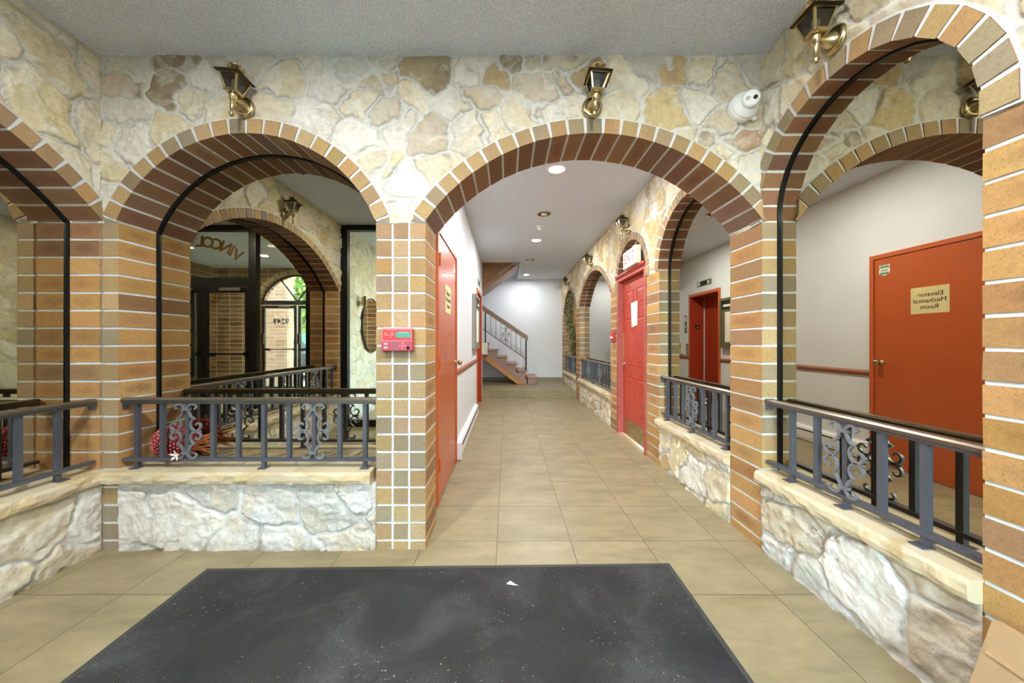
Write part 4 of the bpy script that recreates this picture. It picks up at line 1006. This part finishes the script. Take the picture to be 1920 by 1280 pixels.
mb = MB(); prism(mb, [(.53, top(.53)-.13), (.53, top(.53)), (-.95, top(-.95)), (-.95, top(-.95)-.13)], yr-.02, yr+.02); mb.build('handrail', M['handrail'], e)
mb = MB(); prism(mb, [(.50, bot(.5)-.008), (.50, bot(.5)+.010), (-.95, bot(-.95)+.010), (-.95, bot(-.95)-.008)], yr-.006, yr+.006); mb.build('bottom_rail', M['black'], e)
boxo('newel_post', M['black'], .465, .50, yr-.015, yr+.015, .535, top(.5)-.12, e)
boxo('newel_post', M['black'], -.545, -.515, yr-.015, yr+.015, 1.222, top(-.53)-.12, e)
for i in range(7):
    x = .355-i*.125
    boxo('baluster', M['black'], x-.005, x+.005, yr-.005, yr+.005, bot(x), top(x)-.12, e)
fn = lambda u, d, z: (u, yr+d, z)
scroll_mb(fn, -.02, -.002, 1.42).build('scroll_ornament', M['black'], e)
# upper flight seen under the ceiling
e = empty('staircase', (-.2, 8.0, 2.3)); tag(e, 'underside of the upper stair flight seen through the ceiling opening', 'stairs')
mb = MB(); prism(mb, [(.24, 2.93), (.10, 2.93), (-.9, 2.21), (-.9, 2.07)], 7.625, 7.66); mb.build('stringer', M['upper'], e)
mb = MB(); prism(mb, [(.13, 2.935), (.13, 2.99), (-.9, 2.99), (-.9, 2.225)], 7.66, 7.68); mb.build('side_panel', M['upper'], e)
mb = MB(); prism(mb, [(.24, 2.96), (.24, 2.93), (-.9, 2.11), (-.9, 2.14)], 7.68, 8.5); mb.build('soffit', M['upper'], e)
mb = MB(); prism(mb, [(.10, 2.935), (.115, 2.935), (-.9, 2.225), (-.9, 2.215)], 7.617, 7.625); mb.build('bead', M['white'], e)
e = rbox(MB(), -.60, -.47, 8.45, 8.58, .92, 1.21, .006).build('white_box', M['white']); tag(e, 'small white box fixed at the side of the stairs by the elevator wall', 'box')

# ------------------------------------------------------------------ entrance mat and litter
mt = MB(); P = [(-1.632, 1.888), (.907, 1.934), (.885, .30), (-1.60, .30)]
def ring(P, k): 
    cx_ = sum(p[0] for p in P)/4; cy_ = sum(p[1] for p in P)/4
    return [(p[0]+(k if p[0] < cx_ else -k), p[1]+(k if p[1] < cy_ else -k)) for p in P]
e = empty('entrance_mat', (-.36, 1.1, 0)); tag(e, 'large charcoal entrance mat on the tiled floor', 'mat')
V = [(x, y, .0005) for x, y in P]+[(x, y, .006) for x, y in P]; MB().add(V, [(0, 1, 2, 3), (7, 6, 5, 4), (0, 4, 5, 1), (1, 5, 6, 2), (2, 6, 7, 3), (3, 7, 4, 0)]).build('rubber_edge', M['matedge'], e)
Q = ring(P, .022); V = [(x, y, .006) for x, y in Q]+[(x, y, .010) for x, y in ring(P, .026)]; MB().add(V, [(0, 1, 2, 3), (7, 6, 5, 4), (0, 4, 5, 1), (1, 5, 6, 2), (2, 6, 7, 3), (3, 7, 4, 0)]).build('pile', M['mat'], e)
mb = MB(); V = [(-.001, 1.765, .011), (.018, 1.772, .020), (.030, 1.768, .013), (.046, 1.757, .012), (.060, 1.752, .011), (.036, 1.747, .014), (.018, 1.750, .017), (.004, 1.757, .012)]
mb.add(V+[(a, b, c-.0008) for a, b, c in V], [tuple(range(8)), tuple(range(15, 7, -1))]+[(j, (j+1) % 8, 8+(j+1) % 8, 8+j) for j in range(8)])
tag(mb.build('paper_scrap', M['paperw']), 'tiny crumpled white scrap near the far edge of the mat', 'litter')

# cardboard leaning at lower right
mb = MB(); hexa(mb, [(1.335, .60, .004), (1.335, 1.055, .004), (1.36, 1.055, .004), (1.36, .60, .004), (1.455, .60, .385), (1.455, 1.04, .405), (1.48, 1.04, .405), (1.48, .60, .385)])
o = mb.build('cardboard_panel', M['cardboard']); tag(o, 'flattened brown cardboard leaning on the brick pier at the lower right corner', 'cardboard')
hexa(MB(), [(1.42, .62, .30), (1.42, 1.03, .318), (1.428, 1.03, .318), (1.428, .62, .30), (1.4225, .62, .305), (1.4225, 1.03, .323), (1.43, 1.03, .323), (1.43, .62, .305)]).build('crease', M['cardboard'], o)

# ------------------------------------------------------------------ red dried bundle on the sill
e = empty('dried_flower_bundle', (-2.13, 2.215, .48)); tag(e, 'red woven dried flower bundle lying on the sill behind the railing', 'decoration')
cx_, cy_, cz_ = -2.12, 2.215, .595; rx, ry, rz_ = .135, .066, .112
mb = MB(); lathe(mb, [(.001, -1), (.5, -.87), (.8, -.6), (.96, -.28), (1, 0), (.96, .28), (.8, .6), (.5, .87), (.001, 1)], axis='x', n=20, col=lin(110, 28, 30)+(0,))
mb.v = [(cx_+x*rx*.94, cy_+y*ry*.94, cz_+z*rz_*.94) for x, y, z in mb.v]; mb.build('core', M['redweave'], e, smooth=True)
mb = MB(); rg = random.Random(5)
for i in range(20):
    for j in range(30):
        a = PI*(i+.5)/20; b = 2*PI*(j+(i % 2)*.5)/30
        nx_, ny_, nz_ = math.cos(a), math.sin(a)*math.cos(b), math.sin(a)*math.sin(b)
        p = Vector((cx_+nx_*rx, cy_+ny_*ry, cz_+nz_*rz_)); nrm = Vector((nx_/rx, ny_/ry, nz_/rz_)).normalized()
        t1 = Vector((0, 0, 1)).cross(nrm); t1 = t1.normalized() if t1.length > .01 else Vector((1, 0, 0)); t2 = nrm.cross(t1)
        s = .0085*rg.uniform(.8, 1.2)*max(.35, math.sin(a)); q_ = rg.uniform(.75, 1.1)
        V = [p-t1*s, p+t2*s*1.3, p+t1*s, p-t2*s*1.3, p+nrm*.008]
        c_ = lin(*[min(255, int(k*q_+20)) for k in rg.choice([(206, 78, 74), (190, 54, 56), (222, 108, 96), (160, 40, 48)])])
        mb.add(V, [(0, 1, 4), (1, 2, 4), (2, 3, 4), (3, 0, 4)], col=c_+(0,))
o = mb.build('woven_scales', M['redweave'], e); o['kind'] = 'stuff'
lathe(MB(), [(.05, 0), (.055, .006), (.03, .008)], c=(cx_+.03, cy_+.062, cz_-.01), axis='y', n=20).build('dark_opening', M['dark'], e)
mb = MB()
for i in range(26):
    a = rg.uniform(-.5, .5); b = rg.uniform(-.25, .45); L = rg.uniform(.09, .2)
    p0 = Vector((cx_+.10, cy_+rg.uniform(-.02, .03), cz_-.02+rg.uniform(-.03, .03))); p1 = p0+Vector((L, a*.05, b*.16-.01))
    p1.z = max(p1.z, .487); p1.y = min(p1.y, 2.285); tube(mb, [p0, (p0+p1)/2+Vector((0, 0, .006)), p1], [.002, .003, .0012], 5)
mb.build('stalks', M['straw'], e)
mb = MB(); fx, fy, fz = -1.965, YF-.010, .565
for i in range(5):
    a = i*2*PI/5+.3; V = [(fx, fy, fz), (fx+.018*math.cos(a-.4), fy-.006, fz+.018*math.sin(a-.4)), (fx+.034*math.cos(a), fy-.014, fz+.034*math.sin(a)), (fx+.018*math.cos(a+.4), fy-.006, fz+.018*math.sin(a+.4))]
    mb.add(V+[(p[0], p[1]+.002, p[2]) for p in V], BF)
lathe(mb, [(.007, -.004), (.006, .008), (.002, .01)], c=(fx, fy, fz), axis='-y', n=10)
tag(mb.build('white_flower', M['paperw']), 'small white artificial flower at the base of the front railing scroll', 'flower')

# ------------------------------------------------------------------ entrance glazing behind the camera
w1 = struct(empty('window_1', (-.45, YB0, 0)), 'black framed glass entrance screen')
yb = YB0; bars = MB(); mb = MB()
def vbar(x0, x1, z0=0, z1=2.93): box(mb, x0, x1, yb-.06, yb+.03, z0, z1)
vbar(-2.415, -2.32); vbar(-1.595, -1.485); vbar(-.07, .04); vbar(1.42, 1.52)
box(mb, -2.32, 1.42, yb-.06, yb+.03, 2.86, 2.935); box(mb, -2.32, 1.42, yb-.06, yb+.03, 0, .09) if False else None
box(mb, -1.485, -.07, yb-.06, yb+.03, 2.04, 2.17); box(mb, -2.32, -1.595, yb-.06, yb+.03, .0, .10); box(mb, .04, 1.42, yb-.06, yb+.03, 0, .10)
mb.build('frame', M['black'], w1)
for (a, b, c_, d_) in ((-2.32, -1.595, .10, 2.86), (-1.485, -.07, 2.17, 2.86), (.04, 1.42, .10, 2.86)): box(MB(), a, b, yb-.018, yb-.012, c_, d_).build('pane', M['glass'], w1)
mb = MB(); word = 'VINCOL'; xs_ = [-1.285, -1.205, -1.115, -.985, -.85, -.735]
zs_ = [2.50, 2.565, 2.615, 2.66, 2.69, 2.705]; an = [.50, .44, .36, .26, .15, .08]
for ch, x_, z_, a_ in zip(word, xs_, zs_, an):
    t = text_mesh(ch, .225, lambda x, y, z, X=x_, Zc=z_, a=a_: (X+(x*math.cos(a)-y*math.sin(a)), yb-.019-z, Zc+(x*math.sin(a)+y*math.cos(a))), bold=.03, ext=.001)
    mb.add(t.v, t.f)
mb.build('lettering', M['gold'], w1)
def leaf(dn, x0, x1, y, label, hz=2.03, bar_z=1.06):
    d = struct(empty(dn, ((x0+x1)/2, y, 0)), label); mb = MB(); s = .062
    for (a, b, c_, e_) in ((x0, x0+s, .01, hz), (x1-s, x1, .01, hz), (x0+s, x1-s, .01, .18), (x0+s, x1-s, hz-.07, hz)): box(mb, a, b, y-.04, y+.01, c_, e_)
    mb.build('stile', M['black'], d); box(MB(), x0+s, x1-s, y-.018, y-.012, .18, hz-.07).build('pane', M['glass'], d)
    mb = MB(); box(mb, x0+.03, x1-.03, y+.03, y+.05, bar_z-.012, bar_z+.012); box(mb, x0+.02, x0+.06, y+.01, y+.05, bar_z-.03, bar_z+.03); box(mb, x1-.20, x1-.02, y+.01, y+.055, bar_z-.035, bar_z+.02); mb.build('push_bar', M['black'], d)
    box(MB(), x1-.055, x1+.0, y+.01, y+.045, 1.18, 1.42).build('lock_box', M['black'], d)
    box(MB(), x0+.1, x0+.4, y+.01, y+.06, hz-.05, hz-.01).build('closer', M['steel'], d)
leaf('door_4', -1.482, -.80, yb, 'black framed glass inner entrance door'); leaf('door_5', -.79, -.075, yb, 'black framed glass inner entrance door')
# vestibule
YO = -3.45
wv = struct(boxo('wall_vestibule', M['mortar'], XL-.3, XL-.012, YO, YB0, 0, CZ)); stone_patch(F_vl, YO, YB0-.06, 0, CZ, lambda U, Z: U < 99, .018, 61, wv, mix='wwwgcwb', sz=(.17, .26), relief=1.3)
we = MB(); box(we, XR, XR+.25, YO, YB0, 0, .3); box(we, XR, XR+.25, YO, YB0, 2.7, CZ); box(we, XR, XR+.25, YO, YO+.35, .3, 2.7); box(we, XR, XR+.25, YB0-.25, YB0, .3, 2.7)  # side wall left open for the added daylight window
struct(we.build('wall_entry', M['fby']), 'brick side wall of the entrance vestibule')
e = empty('oval_mirror', (XL, -1.5, 1.52)); tag(e, 'oval mirror on the vestibule stone wall, seen by reflection', 'mirror')
V = [(XL+.05, -1.5+.40*math.cos(2*PI*i/40), 1.52+.46*math.sin(2*PI*i/40)) for i in range(40)]; V += [(XL+.03, y, z) for x, y, z in V]
MB().add(V, [tuple(range(40)), tuple(range(79, 39, -1))]+[(i, (i+1) % 40, 40+(i+1) % 40, 40+i) for i in range(40)]).build('mirror_pane', M['mirror'], e)
mb = MB(); tube(mb, [(XL+.045, -1.5+.405*math.cos(2*PI*i/40), 1.52+.465*math.sin(2*PI*i/40)) for i in range(41)], .012, 8); mb.build('frame', M['black'], e)
e = empty('wall_sconce', (XL, -1.02, 1.82)); tag(e, 'small brass sconce beside the oval mirror, seen by reflection', 'lamp')
lathe(MB(), [(.045, 0), (.045, .015), (.012, .02), (.012, .08)], c=(XL+.02, -1.02, 1.86), axis='x', n=16).build('back_plate', M['brass'], e)
lathe(MB(), [(.03, 0), (.045, .01), (.045, .14), (.05, .15), (.02, .18)], c=(XL+.11, -1.02, 1.80), n=16).build('shade', M['brass'], e, smooth=True)
ow = struct(core(F_out, -1.17+.0, XR+.2, [A_o], .25, M['fbx'], 'wall_facade', None, d0=0, base=2.19), 'brick facade wall around the outer doors')
box(MB(), -1.32, -1.16, YO-.25, YO, 0, 2.2).build('brick_pier', M['fbx'], ow); box(MB(), .52, XR+.2, YO-.25, YO, 0, 2.2).build('brick_pier', M['fbx'], ow)
box(MB(), -1.32, -1.17, YO-.25, YO, 2.2, CZ).build('brick_pier', M['fbx'], ow)
box(MB(), XL-.3, -1.32, YO-.25, YO, 0, CZ).build('brick_pier', M['fbx'], ow)
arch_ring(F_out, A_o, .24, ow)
w2 = struct(empty('window_added', (XR+.12, -1.9, .3)), 'unseen side window added to let daylight into the vestibule'); mb = MB()  # unseen glazing, added as a daylight source for the rooms
for (a, b, c_, d_) in ((YO+.35, YO+.41, .3, 2.7), (YB0-.31, YB0-.25, .3, 2.7), (YO+.41, YB0-.31, .3, .36), (YO+.41, YB0-.31, 2.64, 2.7), (-1.95, -1.89, .36, 2.64)): box(mb, XR+.09, XR+.15, a, b, c_, d_)
mb.build('frame', M['black'], w2); box(MB(), XR+.118, XR+.122, YO+.41, YB0-.31, .36, 2.64).build('pane', M['glass'], w2)
w3 = struct(empty('window_3', (-.32, YO, 2.19)), 'half-round fanlight above the outer doors'); mb = MB(); yo = YO-.10
box(mb, -1.16, .52, yo-.03, yo+.03, 2.10, 2.20)
for a in (-38, 38):
    t = math.radians(a); zr = A_o['zc']; 
    for k in range(200):
        L = k*.006; x = -.32+L*math.sin(t); z = 2.19+L*math.cos(t)
        if (x-A_o['c'])**2+(z-A_o['zc'])**2 > (A_o['R']-.01)**2: break
    tube(mb, [(-.32, yo, 2.19), (x, yo, z)], .018, 6)
P = [(A_o['c']+(A_o['R']-.012)*math.sin(-A_o['th']+2*A_o['th']*i/40), yo, A_o['zc']+(A_o['R']-.012)*math.cos(-A_o['th']+2*A_o['th']*i/40)) for i in range(41)]
tube(mb, P, .02, 6); mb.build('muntins', M['black'], w3)
V = [(x, yo-.003, z) for x, _, z in P]+[(x, yo+.003, z) for x, _, z in P]; MB().add(V, [tuple(range(41)), tuple(range(81, 40, -1))]).build('pane', M['glass'], w3)
leaf('door_6', -1.15, -.335, yo, 'black framed glass outer entrance door', 2.09); leaf('door_7', -.305, .51, yo, 'black framed glass outer door numbered 9249', 2.09)
d7 = bpy.data.objects['door_7']
# the house number reads from outside
o = text_mesh('9249', .19, lambda x, y, z: (.08+x*1.0, yo-.020-z, 1.71+y), bold=.01, ext=.001).build('house_number', M['ink'], d7)

# ------------------------------------------------------------------ outside the entrance
gd = MB(); box(gd, -14, 14, -22, -3.6, -.15, -.05); struct(gd.build('floor_outside', paint('concrete', (110, 110, 108), .8)), 'concrete paving outside')
ex_ = MB(); box(ex_, .85, 3.2, -5.3, -5.0, -.1, 3.2); tag(ex_.build('brick_screen', M['fbo']), 'sunlit brick screen wall outside the outer doors, seen by reflection', 'wall')
bld = empty('apartment_block', (7, -17, 0)); tag(bld, 'brick building across the street seen through the outer doors', 'building')
box(MB(), -2, 14, -19, -17, -.1, 3.6).build('wall', M['fbo'], bld); box(MB(), -2.2, 14.2, -19.2, -16.8, 3.6, 3.8).build('roof', M['white'], bld)
for i in range(6): box(MB(), -1.0+i*2.4, .4+i*2.4, -17.02, -16.99, 1.0, 2.2).build('window', M['lcd'], bld)
def tree(x, y, s, seed):
    e = empty('street_tree', (x, y, -.05)); rg = random.Random(seed); mb = MB()
    tube(mb, [(x, y, -.05), (x+.05, y, 1.2*s), (x, y, 2.2*s)], [.12*s, .09*s, .05*s], 8); mb.build('trunk', M['rawwood'], e)
    mb = MB()
    for i in range(1400):
        v = Vector((rg.gauss(0, 1), rg.gauss(0, 1), rg.gauss(0, 1))).normalized()*(rg.random()**.4)*1.5*s
        p = Vector((x, y, 2.9*s))+v; q_ = .12*s; a = Vector((rg.uniform(-1, 1), rg.uniform(-1, 1), rg.uniform(-1, 1))).normalized()*q_; b = Vector((rg.uniform(-1, 1), rg.uniform(-1, 1), rg.uniform(-1, 1))).normalized()*q_
        mb.add([p-a, p-b, p+a, p+b], [(0, 1, 2, 3)], col=lin(*rg.choice([(110, 140, 60), (140, 165, 80), (90, 120, 52), (170, 180, 96)]))+(0,))
    o = mb.build('foliage', M['leaf'], e); o['kind'] = 'stuff'; return e
tag(tree(3.3, -10.5, 1.1, 1), 'leafy green tree outside, seen through the outer doors', 'tree')
# parked car
car = empty('parked_car', (3.4, -8.0, -.05)); tag(car, 'grey parked car outside, seen through the outer doors by reflection', 'car')
mcar = paint('car_paint', (70, 80, 96), .25, .4)
mb = MB(); x0 = 1.3
side = [(0, .25), (0, .65), (.15, .85), (1.0, .95), (1.55, 1.38), (2.9, 1.40), (3.6, .98), (4.1, .9), (4.15, .3), (3.8, .22), (.3, .22)]
def body(P, y0, y1, nm, mm, inset=0):
    q = len(P); V = [(x0+a, y, z-.05) for y in (y0, y1) for a, z in P]; MB().add(V, [tuple(range(q)), tuple(range(2*q-1, q-1, -1))]+[(j, (j+1) % q, q+(j+1) % q, q+j) for j in range(q)]).build(nm, mm, car)
body(side, -8.9, -7.2, 'body', mcar)
body([(1.2, .98), (1.65, 1.32), (2.85, 1.33), (3.35, .98)], -8.92, -7.18, 'windows', M['black'])
for a in (.8, 3.3):
    for y in (-8.95, -7.35): lathe(MB(), [(.31, 0), (.31, .2), (.2, .2)], c=(x0+a, y, .26), axis='y', n=20).build('wheel', M['dark'], car)
